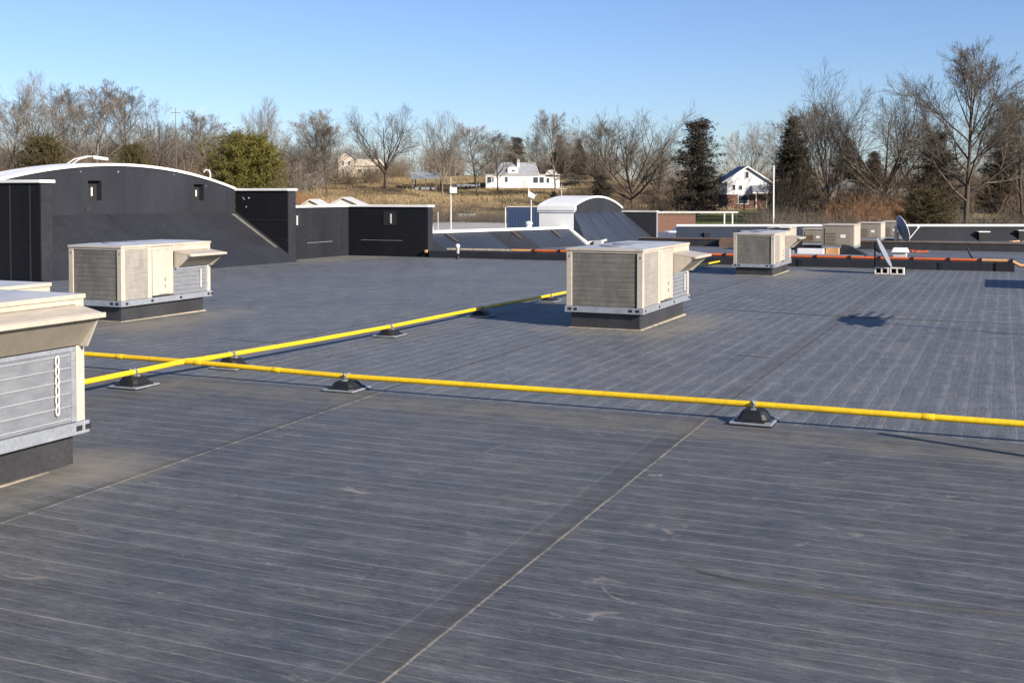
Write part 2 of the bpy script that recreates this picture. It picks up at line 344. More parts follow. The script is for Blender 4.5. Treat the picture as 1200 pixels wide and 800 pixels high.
def ground_mat():
    m, nt, bs = nodes_of("dry_grass_ground")
    P = geopos(nt)
    n1 = noise(nt, P, 0.035, 6, 0.65, 0.4); n2 = noise(nt, P, 0.25, 6, 0.7); n3 = noise(nt, P, 2.2, 4, 0.7)
    col = ramp(nt, n1, [(0.34, (0.135, 0.10, 0.058)), (0.5, (0.22, 0.165, 0.088)), (0.64, (0.31, 0.235, 0.125))])
    col = mixc(nt, 1.0, col, ramp(nt, n2, [(0.3, (0.68,) * 3), (0.7, (1.25,) * 3)]), 'MULTIPLY')
    col = mixc(nt, 1.0, col, ramp(nt, n3, [(0.3, (0.8,) * 3), (0.7, (1.2,) * 3)]), 'MULTIPLY')
    nt.links.new(col, bs.inputs["Base Color"]); bs.inputs["Roughness"].default_value = 0.95; bs.inputs["Specular IOR Level"].default_value = 0.1
    bump(nt, bs, n3, 0.6, 0.3)
    return m
M['ground'] = ground_mat()

# ------------------------------------------------------------------ terrain
FX, FY = -math.sin(HEAD), math.cos(HEAD)
RX, RY = math.cos(HEAD), math.sin(HEAD)
_C = ([0,90,130,200,235,250,270,295,330,400,700,3000],[-6,-5,-4,-2.9,-1.9,-.3,1.6,4.3,7.2,9,12,40])
_L = ([0,100,140,180,220,260,330,400,700,3000],[-6,-4.5,-2.5,0,3,5.5,8,9,12,40])
_Rr = ([0,100,150,200,220,300,400,700,3000],[-6,-3.2,-1.8,-1.2,-.6,1,3,8,40])
def _ss(e0, e1, x):
    q = np.clip((x - e0) / (e1 - e0), 0, 1); return q * q * (3 - 2 * q)
def terr(s, t):
    """ground height; s metres ahead along the building's view axis, t metres to its right"""
    s = np.asarray(s, float); t = np.asarray(t, float); a = t / np.maximum(s, 1)
    wl_ = 1 - _ss(-.26, -.14, a); wr_ = _ss(.06, .18, a); wc_ = 1 - wl_ - wr_
    z = wl_ * np.interp(s, *_L) + wr_ * np.interp(s, *_Rr) + wc_ * np.interp(s, *_C)
    z = z + _ss(150, 230, s) * 0.25 * (np.sin(t * .21 + s * .05) + np.sin(s * .17 - t * .08))
    return np.where(s < 60, -6.0, z)
def W(s, t, z=None):
    z = float(terr(s, t)) if z is None else z
    return (FX * s + RX * t, FY * s + RY * t, z)

def build_ground():
    sv_ = np.concatenate([np.linspace(-120, 60, 8), np.linspace(70, 440, 95), np.array([500, 600, 800, 1200, 2000, 3500, 7000])])
    tv = np.concatenate([-np.geomspace(220, 5000, 9)[::-1], np.linspace(-200, 200, 90), np.geomspace(220, 5000, 9)])
    S, T = np.meshgrid(sv_, tv, indexing='ij'); Z = terr(S, T)
    X = FX * S + RX * T; Y = FY * S + RY * T
    n, k = S.shape; vs = np.stack([X, Y, Z], -1).reshape(-1, 3)
    fs = [(i*k + j, i*k + j + 1, (i+1)*k + j + 1, (i+1)*k + j) for i in range(n - 1) for j in range(k - 1)]
    b = MB(); b.add(vs.tolist(), fs, True); o = b.build("ground", M['ground']); tag(o, kind='structure')
build_ground()
def sheet(name, m, s0, s1, t0f, t1f, dz, ns=14, nt_=14, kind='structure'):
    b = MB(); vs = []; fs = []
    for i in range(ns + 1):
        for j in range(nt_ + 1):
            s = s0 + (s1 - s0) * i / ns; t = t0f(s) + (t1f(s) - t0f(s)) * j / nt_
            vs.append(W(s, t, float(terr(s, t)) + dz))
    for i in range(ns):
        for j in range(nt_): fs.append((i*(nt_+1)+j, i*(nt_+1)+j+1, (i+1)*(nt_+1)+j+1, (i+1)*(nt_+1)+j))
    b.add(vs, fs, True); return tag(b.build(name, m), kind=kind)
sheet("parking_lot", M['asphalt'], 90, 226, lambda s: -0.10 * s, lambda s: 0.02 * s, 0.06, 30, 10)
sheet("lawn", M['lawn'], 150, 208, lambda s: 0.115 * s, lambda s: 0.27 * s, 0.10, 12, 16)

# ------------------------------------------------------------------ roof and building
YF = 10.95
SF, SN = math.tan(R_(.35)), math.tan(R_(.8))
def zr(y): return -SF * (y - YF) if y > YF else -SN * (YF - y)
YN, YB = -9.0, 38.0
roof = empty("roof", (0, 0, 0), 0, kind='structure')
xs = [SEAM0 + SEAMW * k for k in range(-6, 7)]
XL, XR = -25.2, 22.0
xs = [XL] + [x for x in xs if XL + .5 < x < XR - .5] + [XR]
for i in range(len(xs) - 1):
    x0, x1 = xs[i], xs[i + 1]
    lo = x0 - (0.0 if i == 0 else 0.10)
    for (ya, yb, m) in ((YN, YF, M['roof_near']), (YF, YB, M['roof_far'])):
        b = MB()
        za, zb = zr(ya), zr(yb)
        L = 0.001; H = 0.0075 if ya < YF - 1 else 0.0035
        b.hull8([(lo, ya, za - .02), (x1, ya, za - .02), (x1, yb, zb - .02), (lo, yb, zb - .02)],
                [(lo, ya, za + L), (x1, ya, za + H), (x1, yb, zb + H), (lo, yb, zb + L)])
        b.build("membrane_sheet", m, roof)
# roof level behind the divider curb, as one sheet per side of the second curb
b = MB(); b.hull8([(-24, YB, zr(YB) - .3), (XR, YB, zr(YB) - .3), (XR, 76, zr(76) - .3), (-24, 76, zr(76) - .3)],
                  [(-24, YB, zr(YB)), (XR, YB, zr(YB)), (XR, 76, zr(76)), (-24, 76, zr(76))])
tag(b.build("roof_terrace", M['roof_back']), kind='structure')
# building shell under the roof
b = MB(); b.box(XL - .05, XR + .05, YN - .05, YB - .01, -6.2, -.32); b.box(-24.05, XR + .05, YB, 76.02, -6.2, -.9)
b.box(-27.1, XL - .06, 20, 34, -6.2, 0.0)
tag(b.build("building_shell", M['beige']), "pale building body carrying the dark roof", "building")

# roof edge parapets that close the roof outside the picture
def wall_run(name, p0, p1, th, z0, z1, m, label, cap=True, zb=None):
    """straight wall standing on p0-p1 with a white metal coping"""
    p0 = Vector((*p0, 0)); p1 = Vector((*p1, 0)); d = (p1 - p0); L = d.length
    o = empty(name, (p0.x, p0.y, 0), math.atan2(d.y, d.x), label, "wall")
    MB().box(0, L, 0, th, z0, z1).build("wall_face", m, o)
    if cap: MB().box(-.04, L + .04, -.05, th + .05, z1 + .002, z1 + .085).build("coping", M['white'], o, 0.01)
    return o

# ---- left arched back wall (faces the roof), sloped cricket at its foot
def arc_pts(y0, z0, yp, zp, y1, z1, n=28):
    """circular-ish arc through three points in the (y,z) plane"""
    A = np.array([[y0*y0, y0, 1], [yp*yp, yp, 1], [y1*y1, y1, 1]]); c = np.linalg.solve(A, [z0, zp, z1])
    out = []
    for i in range(n + 1):
        y = y0 + (y1 - y0) * i / n; out.append((y, float(c[0]*y*y + c[1]*y + c[2])))
    return out
AX = -25.2
arch = empty("arched_wall", (AX, 27.8, 0), 0, "large dark wall with white-capped arched top behind the left air unit", "wall")
arc = [(y - 27.8, z) for y, z in arc_pts(22.15, 2.40, 27.55, 3.08, 33.25, 2.36)]
def arch_prism(poly, x0, x1): return MB().prism([(x0, y, z) for y, z in poly], (x1 - x0, 0, 0))
body = [(arc[0][0], -.3)] + arc + [(arc[-1][0], -.3)]
wins = [(-1.62, -1.06, 2.02, 2.62), (3.22, 3.74, 2.0, 2.55)]
# front skin built round the two openings
def skin_with_holes(arcl, holes, zb, x):
    ys = sorted(set([p[0] for p in arcl] + [h for q in holes for h in q[:2]]))
    b = MB(); ay = [p[0] for p in arcl]; az = [p[1] for p in arcl]
    for a, c in zip(ys[:-1], ys[1:]):
        za, zc = np.interp(a, ay, az), np.interp(c, ay, az); mid = (a + c) / 2
        h = next((q for q in holes if q[0] <= mid <= q[1]), None)
        segs = [(zb, zb, za, zc)] if h is None else [(zb, zb, h[2], h[2]), (h[3], h[3], za, zc)]
        for (b0, b1, t0, t1) in segs: b.add([(x, a, b0), (x, c, b1), (x, c, t1), (x, a, t0)], [(0, 1, 2, 3)])
    for (y0, y1, z0, z1) in holes:
        d = .22
        b.quad((x, y0, z0), (x - d, y0, z0), (x - d, y0, z1), (x, y0, z1)); b.quad((x, y1, z0), (x - d, y1, z0), (x - d, y1, z1), (x, y1, z1))
        b.quad((x, y0, z0), (x, y1, z0), (x - d, y1, z0), (x - d, y0, z0)); b.quad((x, y0, z1), (x, y1, z1), (x - d, y1, z1), (x - d, y0, z1))
    return b
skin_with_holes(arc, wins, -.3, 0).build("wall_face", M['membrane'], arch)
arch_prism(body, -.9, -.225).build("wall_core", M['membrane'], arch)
for (y0, y1, z0, z1) in wins:
    w = MB().box(-.222, -.20, y0, y1, z0, z1).build("scupper_opening", M['hole'], arch)
    MB().box(-.19, -.17, y0 + .31, y0 + .36, z0 + .14, z1 - .2).build("light_strip", M['white'], w)
capb = MB()
for (p, q) in zip(arc[:-1], arc[1:]):
    capb.hull8([(-.95, p[0], p[1] + .003), (.06, p[0], p[1] + .003), (.06, q[0], q[1] + .003), (-.95, q[0], q[1] + .003)],
               [(-.95, p[0], p[1] + .10), (.06, p[0], p[1] + .085), (.06, q[0], q[1] + .085), (-.95, q[0], q[1] + .10)])
capb.build("coping", M['white'], arch)
# membrane laps on the upright face and small patches
for y in (-.1, 5.0): MB().box(0.002, .012, y, y + .06, 1.62, np.interp(y, [p[0] for p in arc], [p[1] for p in arc]) - .03).build("membrane_lap", M['membrane'], arch)
MB().box(.002, .02, -1.75, -1.55, 1.70, 1.86).build("patch", M['curb'], arch)
MB().box(.003, .030, -5.5, 5.4, 1.585, 1.612).build("termination_bar", M['membrane_slope'], arch)
rng = random.Random(3)
for i in range(5):
    y = rng.uniform(-2, 5); zt = float(np.interp(y, [p[0] for p in arc], [p[1] for p in arc]))
    r = rng.uniform(.012, .03); z = zt - rng.uniform(.08, .3)
    MB().lathe([(r * .9, 0), (r, .008), (r * .5, .014)], 8, (0.002, y, z), mat=Matrix.Rotation(R_(90), 3, 'Y')).build("sealant_spot", M['dish_grey'], arch)
# sloped cricket: lapped membrane panels from the wall down to the roof
slope_edges = [-5.6, -3.1, -.9, 1.35, 3.6, 5.42]
for a, c in zip(slope_edges[:-1], slope_edges[1:]):
    def fp(y, k):  # k 0 top .. 1 foot
        xf = 2.45 + (0.03 * y); zt, zf = 1.585, zr(27.8 + y) + .012
        return (0.012 + xf * k, y, zt + (zf - zt) * k)
    up = Vector((.004, 0, .006)) * (1 if slope_edges.index(a) % 2 else 1.9)
    for (k0, k1, m) in ((0, .70, M['membrane_slope']), (.69, 1.0, M['membrane'])):
        vs = [Vector(fp(a, k0)), Vector(fp(c + .06, k0)), Vector(fp(c + .06, k1)), Vector(fp(a, k1))]
        if m is M['membrane']: vs = [v - Vector((.004, 0, .006)) for v in vs]
        MB().hull8([v - Vector((0, 0, .05)) for v in vs], [v + up for v in vs]).build("slope_panel", m, arch)
# dusty strip along the right end of the slope
MB().hull8([Vector(fp(5.05, .05)) , Vector(fp(5.25, .05)), Vector(fp(5.30, .72)), Vector(fp(5.18, .72))],
           [Vector(fp(5.05, .05)) + Vector((.01, 0, .022)), Vector(fp(5.25, .05)) + Vector((.01, 0, .022)), Vector(fp(5.30, .72)) + Vector((.01, 0, .022)), Vector(fp(5.18, .72)) + Vector((.01, 0, .022))]).build("dust_strip", M['dust_slope'], arch)

# ---- return walls and the stepped walls to its right
def big_wall(name, x0, x1, y0, y1, z1, label, z0=-.35, lip=.06):
    o = empty(name, ((x0 + x1) / 2, (y0 + y1) / 2, 0), 0, label, "wall")
    cx, cy = o.location.x, o.location.y
    MB().box(x0 - cx, x1 - cx, y0 - cy, y1 - cy, z0, z1).build("wall_face", M['dark_wall'] if name == 'side_wall' else M['shade_wall'], o)
    MB().box(x0 - cx - lip, x1 - cx + lip, y0 - cy - lip, y1 - cy + lip, z1 + .003, z1 + .085).build("coping", M['white'], o, .012)
    return o, cx, cy
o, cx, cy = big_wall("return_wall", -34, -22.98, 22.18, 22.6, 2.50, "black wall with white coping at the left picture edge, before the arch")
for x in (-24.05, -23.35): MB().box(x - cx, x - cx + .05, 22.168 - cy, 22.178 - cy, -.1, 2.48).build("membrane_lap", M['membrane'], o)
MB().box(-22.978 - cx, -22.962 - cx, 22.2 - cy, 22.58 - cy, -.1, 2.48).build("end_trim", M['membrane_slope'], o)
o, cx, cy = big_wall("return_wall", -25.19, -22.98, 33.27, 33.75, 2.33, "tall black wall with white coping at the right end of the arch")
for z in (1.30, .62): MB().box(-25.1 - cx, -22.99 - cx, 33.256 - cy, 33.268 - cy, z, z + .022).build("membrane_lap", M['membrane_slope'], o)
MB().box(-22.978 - cx, -22.95 - cx, 33.28 - cy, 33.74 - cy, -.2, 2.3).build("end_trim", M['membrane_slope'], o)
for i in range(5):
    x = -24.6 + rng.uniform(-.3, .3); z = 2.0 + rng.uniform(-.25, .2); r = rng.uniform(.012, .024)
    MB().lathe([(r * .9, 0), (r, .008), (r * .5, .014)], 8, (x - cx, 33.265 - cy, z), mat=Matrix.Rotation(R_(90), 3, 'X')).build("sealant_spot", M['white_dull'], o)
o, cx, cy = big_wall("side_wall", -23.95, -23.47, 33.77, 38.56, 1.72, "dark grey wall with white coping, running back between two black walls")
for y, zz in ((37.3, 1.7), (34.3, 1.7)): MB().box(-23.468 - cx, -23.456 - cx, y - cy, y + .06 - cy, -.15, zz).build("membrane_lap", M['membrane_slope'], o)
MB().box(-23.467 - cx, -23.452 - cx, 35.2 - cy, 36.9 - cy, .42, .436).build("sealant_line", M['dish_grey'], o)
w = MB().box(-23.467 - cx, -23.452 - cx, 34.36 - cy, 34.86 - cy, 1.02, 1.56).build("scupper_opening", M['hole'], o)
MB().box(-23.450 - cx, -23.43 - cx, 34.5 - cy, 34.57 - cy, 1.1, 1.44).build("light_strip", M['white_dull'], w)
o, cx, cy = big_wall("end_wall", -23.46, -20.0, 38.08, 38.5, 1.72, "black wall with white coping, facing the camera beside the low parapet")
MB().box(-22.9 - cx, -21.1 - cx, 38.065 - cy, 38.078 - cy, .44, .455).build("sealant_line", M['dish_grey'], o)
w = MB().box(-21.9 - cx, -21.35 - cx, 38.064 - cy, 38.078 - cy, 1.02, 1.56).build("scupper_opening", M['hole'], o)
MB().box(-21.60 - cx, -21.54 - cx, 38.045 - cy, 38.062 - cy, 1.1, 1.46).build("light_strip", M['white_dull'], w)
MB().box(-20.05 - cx, -19.97 - cx, 37.94 - cy, 38.04 - cy, .02, .12).build("drain_cap", M['peach'], o)
MB().box(-19.998 - cx, -19.985 - cx, 38.1 - cy, 38.48 - cy, -.2, 1.70).build("end_trim", M['membrane_slope'], o)

# ---- low sloped parapet running back to the white arch
para = empty("sloped_parapet", (-20.2, 45.5, 0), 0, "low blue-grey sloped parapet with white coping leading to the white arch", "wall")
T1, T2 = Vector((-22.3, 39.0, .60)), Vector((-19.55, 51.96, .52))
B1, B2 = Vector((-20.85, 38.9, zr(38.9))), Vector((-18.62, 51.97, zr(52)))
org = Vector((-20.2, 45.5, 0))
NP = 6
for i in range(NP):
    k0, k1 = i / NP, (i + 1) / NP + (.012 if i < NP - 1 else 0)
    t0, t1 = T1.lerp(T2, k0) - org, T1.lerp(T2, k1) - org; b0, b1 = B1.lerp(B2, k0) - org, B1.lerp(B2, k1) - org
    up = Vector((.01, 0, .012 if i % 2 else .006)); dn = Vector((-.5, 0, -.4))
    MB().hull8([b0 + dn, t0 + dn, t1 + dn, b1 + dn], [b0 + up, t0 + up, t1 + up, b1 + up]).build("slope_panel", M['membrane_blue'] if i % 3 else M['membrane_slope'], para)
t0, t1 = T1 - org, T2 - org; dx = Vector((-.45, 0, 0)); fw = Vector((.05, 0, 0))
MB().hull8([t0 + fw + Vector((0, 0, .02)), t0 + dx + Vector((0, 0, .02)), t1 + dx + Vector((0, 0, .02)), t1 + fw + Vector((0, 0, .02))],
           [t0 + fw + Vector((0, 0, .13)), t0 + dx + Vector((0, 0, .13)), t1 + dx + Vector((0, 0, .13)), t1 + fw + Vector((0, 0, .13))]).build("coping", M['white'], para)
for k in (.26, .62, .87):
    t, q = T1.lerp(T2, k) - org, B1.lerp(B2, k) - org; a, c = t.lerp(q, .08), t.lerp(q, .50); s_ = Vector((.02, 0, .024)); y_ = (T2 - T1).normalized() * .22
    MB().hull8([a + s_, c + s_, c + s_ + y_, a + s_ + y_], [v + Vector((.02, 0, .03)) for v in (a + s_, c + s_, c + s_ + y_, a + s_ + y_)]).build("drain_strap", M['curb'], para)
    MB().hull8([v + Vector((.02, 0, .032)) for v in (a + s_ + y_ * .35, c + s_ + y_ * .35, c + s_ + y_ * .6, a + s_ + y_ * .6)], [v + Vector((.03, 0, .045)) for v in (a + s_ + y_ * .35, c + s_ + y_ * .35, c + s_ + y_ * .6, a + s_ + y_ * .6)]).build("strap_rib", M['rust'], para)
e0, e1 = T2 - org, B2 - org
MB().hull8([e0 + Vector((-.05, -.05, .03)), e1 + Vector((0, -.05, .02)), e1 + Vector((.18, .0, .02)), e0 + Vector((.1, 0, .03))],
           [e0 + Vector((-.05, -.05, .09)), e1 + Vector((0, -.05, .10)), e1 + Vector((.18, .0, .10)), e0 + Vector((.1, 0, .09))]).build("end_trim", M['white_dull'], para)

# ---- white arched false front (its side wall is white, its back is dark with a sloped foot)
wa = empty("arched_parapet", (-19.3, 55.8, 0), 0, "white arch-topped parapet with dark sloped back, right of the low parapet", "wall")
arc2 = [(y - 55.8, z) for y, z in arc_pts(52.0, 1.60, 55.6, 2.04, 59.6, 1.42, 22)]
arch_prism([(arc2[0][0], -.6)] + arc2 + [(arc2[-1][0], -.6)], -1.78, 0).build("wall_body", M['membrane'], wa)
MB().box(-1.79, .01, -3.83, -3.802, -.5, 1.60).build("end_panel", M['white'], wa)
MB().box(-1.88, .12, -3.92, -3.70, 1.42, 1.66).build("cornice", M['white'], wa, .02)
MB().box(-1.86, .10, -3.88, -3.84, 1.34, 1.418).build("cornice", M['white'], wa)
capb = MB()
for (p, q) in zip(arc2[:-1], arc2[1:]):
    capb.hull8([(-1.85, p[0], p[1] + .004), (.07, p[0], p[1] + .004), (.07, q[0], q[1] + .004), (-1.85, q[0], q[1] + .004)],
               [(-1.85, p[0], p[1] + .10), (.07, p[0], p[1] + .10), (.07, q[0], q[1] + .10), (-1.85, q[0], q[1] + .10)])
capb.build("coping", M['white'], wa)
for i in range(4):
    a, c = -3.8 + i * 1.9, -3.8 + (i + 1) * 1.9 + (.05 if i < 3 else 0)
    fx = lambda y: .72 + (y + 3.8) / 7.6 * 1.2
    za = lambda y: zr(55.8 + y) + .01
    up = Vector((.006, 0, .010 if i % 2 else .004))
    vs = [Vector((.012, a, 1.30)), Vector((.012, c, 1.25)), Vector((fx(c), c, za(c))), Vector((fx(a), a, za(a)))]
    MB().hull8([v - Vector((0, 0, .06)) for v in vs], [v + up for v in vs]).build("slope_panel", M['membrane_blue'], wa)
MB().prism([(.004, -3.81, 1.30), (.72, -3.81, zr(52) + .0), (.004, -3.81, zr(52))], (0, .03, 0)).build("end_cheek", M['membrane_blue'], wa)
MB().box(.004, .02, 1.75, 1.95, 1.55, 1.70).build("patch", M['curb'], wa)
MB().box(.0, 1.95, 3.82, 4.1, -.5, 1.24).build("return_face", M['membrane_slope'], wa)
MB().box(-.03, 1.99, 3.78, 4.14, 1.243, 1.33).build("coping", M['white_dull'], wa)
MB().box(1.953, 1.97, 3.83, 4.09, -.4, 1.22).build("end_trim", M['dish_grey'], wa)
# bundle of loose trim at the foot of the parapet
b = MB(); b.tube([(-18.55, 52.1, -.12), (-18.1, 52.35, -.10), (-17.75, 52.5, .0)], .07, 7); b.tube([(-18.5, 52.3, -.18), (-18.0, 52.1, -.16)], .09, 7)
b.box(-18.25, -17.85, 52.0, 52.3, -.26, -.02)
tag(b.build("metal_scrap", M['white_dull']), "heap of pale bent trim at the foot of the sloped parapet", "scrap")

# ---- far parapet, long and low, sloped inside face
fp_ = empty("far_parapet", (-8, 66, 0), 0, "long low parapet with white coping along the far roof edge", "wall")
fa, fb = Vector((-17.2, 63.2, 0)), Vector((12.0, 72.2, 0)); fo = Vector((-8, 66, 0))
dirv = (fb - fa).normalized(); nrm = Vector((dirv.y, -dirv.x, 0))    # towards the camera
NS = 9
for i in range(NS):
    a, c = fa.lerp(fb, i / NS) - fo, fa.lerp(fb, (i + 1) / NS + (.004 if i < NS - 1 else 0)) - fo
    zt = .37 + .10 * i / NS; zb_ = -.40
    h = .012 if i % 2 else .004
    MB().hull8([a + nrm * .9 + Vector((0, 0, zb_)), c + nrm * .9 + Vector((0, 0, zb_)), c - nrm * .3 + Vector((0, 0, -.6)), a - nrm * .3 + Vector((0, 0, -.6))],
               [a + nrm * (.18 + h) + Vector((0, 0, zt)), c + nrm * (.18 + h) + Vector((0, 0, zt + .01)), c - nrm * .3 + Vector((0, 0, zt + .01)), a - nrm * .3 + Vector((0, 0, zt))]).build("slope_panel", M['membrane_blue'] if i < 3 else M['membrane_slope'], fp_)
a, c = fa - fo, fb - fo
MB().hull8([a + nrm * .28 + Vector((0, 0, .39)), c + nrm * .28 + Vector((0, 0, .49)), c - nrm * .35 + Vector((0, 0, .49)), a - nrm * .35 + Vector((0, 0, .39))],
           [a + nrm * .28 + Vector((0, 0, .50)), c + nrm * .28 + Vector((0, 0, .60)), c - nrm * .35 + Vector((0, 0, .60)), a - nrm * .35 + Vector((0, 0, .50))]).build("coping", M['white'], fp_)
def on_far(k, lift, out=.5): return fa.lerp(fb, k) + nrm * out + Vector((0, 0, lift))

# ---- roof dividers (low membrane curbs)
c1 = empty("divider_curb", (-10, 38, 0), 0, "long low black curb under the orange pipe, crossing the roof", "curb")
z1b = zr(38)
MB().box(-9.9, 9.75, 0.0, .55, z1b - .3, z1b + .25).build("curb_body", M['membrane'], c1)
MB().box(9.752, 10.28, -.03, .58, z1b - .3, z1b + .27).build("end_block", M['black'], c1)
for x in (3.75, 8.1): MB().box(x, x + .14, -.02, -.002, z1b, z1b + .245).build("membrane_lap", M['black'], c1)
c2 = empty("divider_curb", (-5, 53.3, 0), 0, "long low brown-black curb further back, behind the tan units", "curb")
MB().box(-11.4, 16, 0, .5, -.6, zr(53.3) + .33).build("curb_body", M['curb'], c2)
MB().box(-11.42, 16.02, -.03, .53, zr(53.3) + .332, zr(53.3) + .37).build("curb_cap", M['rust'], c2)
for i in range(3):
    MB().box(-7.3 + i * .9, -6.5 + i * .9, -.55, -.05, zr(53) , zr(53) + .42 + .02 * (i % 2)).build("step_block", M['rust'], c2)

# orange-painted pipe along the divider
op = empty("orange_pipe", (-10, 38.25, 0), 0, "orange pipe in clamped lengths on the low black curb", "pipe")
x = -6.6; i = 0
while x < 10.2:
    L = min(.92 + .08 * ((i * 7) % 3), 10.2 - x)
    MB().tube([(x + .02, -.1, z1b + .325), (x + L - .02, -.1, z1b + .325)], .052, 10).build("pipe_length", M['peach'] if i in (0, 16) else M['orange'], op)
    cl = MB().box(x + L - .035, x + L + .035, -.18, .02, z1b + .25, z1b + .39).build("clamp", M['black'], op)
    x += L; i += 1
MB().tube([(-9.2, -.1, z1b + .31), (-6.65, -.1, z1b + .315)], .05, 10).build("pipe_length", M['silt'], op)
MB().tube([(10.22, -.1, z1b + .30), (10.45, -.1, z1b + .18), (11.4, -.1, z1b + .16)], .055, 10).build("pipe_length", M['peach'], op)

# ------------------------------------------------------------------ packaged air units
def hvac(W_, L, H, curb_h, side=(0.30, 0.61), hood_top=1.20, hood_bot=.84, hood_out=.40, curb_in=.14):
    """root at base centre; +X long face carries side coil, access panel and hood, -Y face the condenser coil"""
    r = empty("air_unit")
    hx, hy = W_ / 2, L / 2
    MB().box(-hx + .07, hx - .07, -hy + .06, hy - curb_in, -.15, curb_h).build("roof_curb", M['curb'], r)
    MB().ring(-hx + .03, hx - .03, -hy + .02, hy - curb_in + .04, -.03, .012, .045).build("silt_line", M['silt'], r)
    rb, rt = curb_h + .004, curb_h + .105
    rail = MB().ring(-hx - .02, hx + .02, -hy - .02, hy + .03, rb, rt, .06).build("base_rail", M['galv'], r, .004)
    for (x0, x1) in ((-hx + .03, -hx + .10), (-hx + .14, -hx + .20), (hx - .24, hx - .17), (hx - .12, hx - .05)):
        MB().box(x0, x1, -hy - .0225, -hy - .0195, rb + .03, rb + .075).build("slot", M['hole'], rail)
    for y in (-hy + .08, -hy + .3 * L, -hy + .62 * L, hy - .12, hy - .02):
        MB().box(hx + .0195, hx + .0225, y, y + .065, rb + .028, rb + .072).build("slot", M['hole'], rail)
    for x0 in (-hx - .02, hx - .04): MB().box(x0, x0 + .06, -hy - .0235, -hy - .02, rb, rb + .018).build("rail_foot", M['galv'], rail)
    zc0, zc1 = rt + .002, H - .055
    ycoil = -hy + .03 + side[0] * L; ypan = -hy + .03 + side[1] * L
    MB().box(-hx + .06, hx - .09, -hy + .09, hy - .03, zc0, zc1 - .002).build("cabinet_core", M['tan_dull'], r)
    pw = .10
    for (x0, y0, dx, dy) in ((-hx, -hy, pw, .05), (hx - pw, -hy, pw, pw), (hx - .08, hy - .09, .08, .09), (-hx, hy - .09, .08, .09)):
        MB().box(x0, x0 + dx, y0, y0 + dy, zc0, zc1).build("corner_post", M['tan'], r, .006)
    # condenser coils
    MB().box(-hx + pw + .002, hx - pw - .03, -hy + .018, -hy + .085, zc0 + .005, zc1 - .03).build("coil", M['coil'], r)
    MB().box(-hx + pw + .002, hx - pw - .002, -hy + .004, -hy + .05, zc1 - .0298, zc1).build("top_trim", M['tan'], r)
    MB().box(hx - .085, hx - .018, -hy + pw + .002, ycoil - .002, zc0 + .005, zc1 - .03).build("coil", M['coil_sunlit'], r)
    MB().box(hx - .05, hx - .004, -hy + pw + .002, ycoil - .002, zc1 - .0298, zc1).build("top_trim", M['tan'], r)
    g = MB(); n = 11
    for i in range(n):
        z = zc0 + .05 + (zc1 - zc0 - .12) * i / (n - 1)
        g.box(-hx + pw + .004, hx - pw - .02, -hy + .0155, -hy + .0178, z, z + .005)
        g.box(hx - .0178, hx - .0155, -hy + pw + .004, ycoil - .004, z, z + .004)
    go = g.build("coil_guard", M['coil_sunlit'], r)
    # access panel side
    MB().box(hx - .05, hx, ycoil, ycoil + .15 * (ypan - ycoil), zc0, zc1).build("side_panel", M['tan'], r, .004)
    ap = MB().box(hx - .05, hx + .008, ycoil + .15 * (ypan - ycoil) + .012, ypan - .02, zc0 + .03, zc1 - .06).build("access_panel", M['tan'], r, .006)
    MB().box(hx + .009, hx + .022, ycoil + .40 * (ypan - ycoil), ycoil + .80 * (ypan - ycoil), zc0 + .045, zc0 + .055).build("panel_lip", M['tan_dull'], ap)
    for z in (zc0 + .16, zc0 + .28): MB().box(hx + .009, hx + .02, ycoil + .62 * (ypan - ycoil), ycoil + .66 * (ypan - ycoil), z, z + .06).build("latch", M['tan_dull'], ap)
    MB().box(hx - .052, hx - .012, ycoil + .15 * (ypan - ycoil) + .001, ypan, zc1 - .058, zc1).build("side_panel", M['tan'], r)
    # hood end
    y0, y1 = ypan + .012, hy - .092
    MB().box(hx - .05, hx - .001, y0 - .028, y1 + .09, hood_top + .002, zc1 + .001).build("upper_panel", M['tan'], r, .003)
    hd = empty("hood"); hd.parent = r
    zl = hood_top - .055; xo = hx + hood_out
    MB().hull8([(hx - .02, y0, hood_top - .025), (xo, y0, zl - .03), (xo, y1 + .05, zl - .03), (hx - .02, y1 + .05, hood_top - .025)],
               [(hx - .02, y0, hood_top), (xo, y0, zl), (xo, y1 + .05, zl), (hx - .02, y1 + .05, hood_top)]).build("hood_top", M['tan'], hd, .004)
    MB().box(xo - .02, xo + .035, y0 - .02, y1 + .07, zl - .045, zl - .004).build("hood_lip", M['tan'], hd, .004)
    MB().hull8([(hx - .018, y0 + .02, hood_bot), (hx + .02, y0 + .02, hood_bot), (hx + .02, y1 + .03, hood_bot), (hx - .018, y1 + .03, hood_bot)],
               [(xo - .05, y0 + .02, zl - .046), (xo - .015, y0 + .02, zl - .046), (xo - .015, y1 + .03, zl - .046), (xo - .05, y1 + .03, zl - .046)]).build("hood_screen", M['tan_dull'], hd)
    for y in (y0, y1 + .03):
        MB().prism([(hx, y, hood_top - .027), (xo - .01, y, zl - .034), (hx + .085, y, hood_bot - .012), (hx, y, hood_bot - .012)], (0, .016, 0)).build("hood_cheek", M['tan'], hd)
    # filter grille under the hood
    gr = MB().box(hx - .05, hx - .02, y0, y1 - .002, zc0 + .004, hood_bot - .012).build("filter_grille", M['filter'], r)
    MB().ring(0, .012, y0, y1 - .002, zc0 + .006, hood_bot - .014, .0).v
    f = MB(); f.box(hx - .02, hx - .006, y0, y1 - .002, hood_bot - .05, hood_bot - .014); f.box(hx - .02, hx - .006, y1 - .05, y1 - .004, zc0 + .006, hood_bot - .052)
    f.build("grille_frame", M['galv'], gr)
    nb = 6
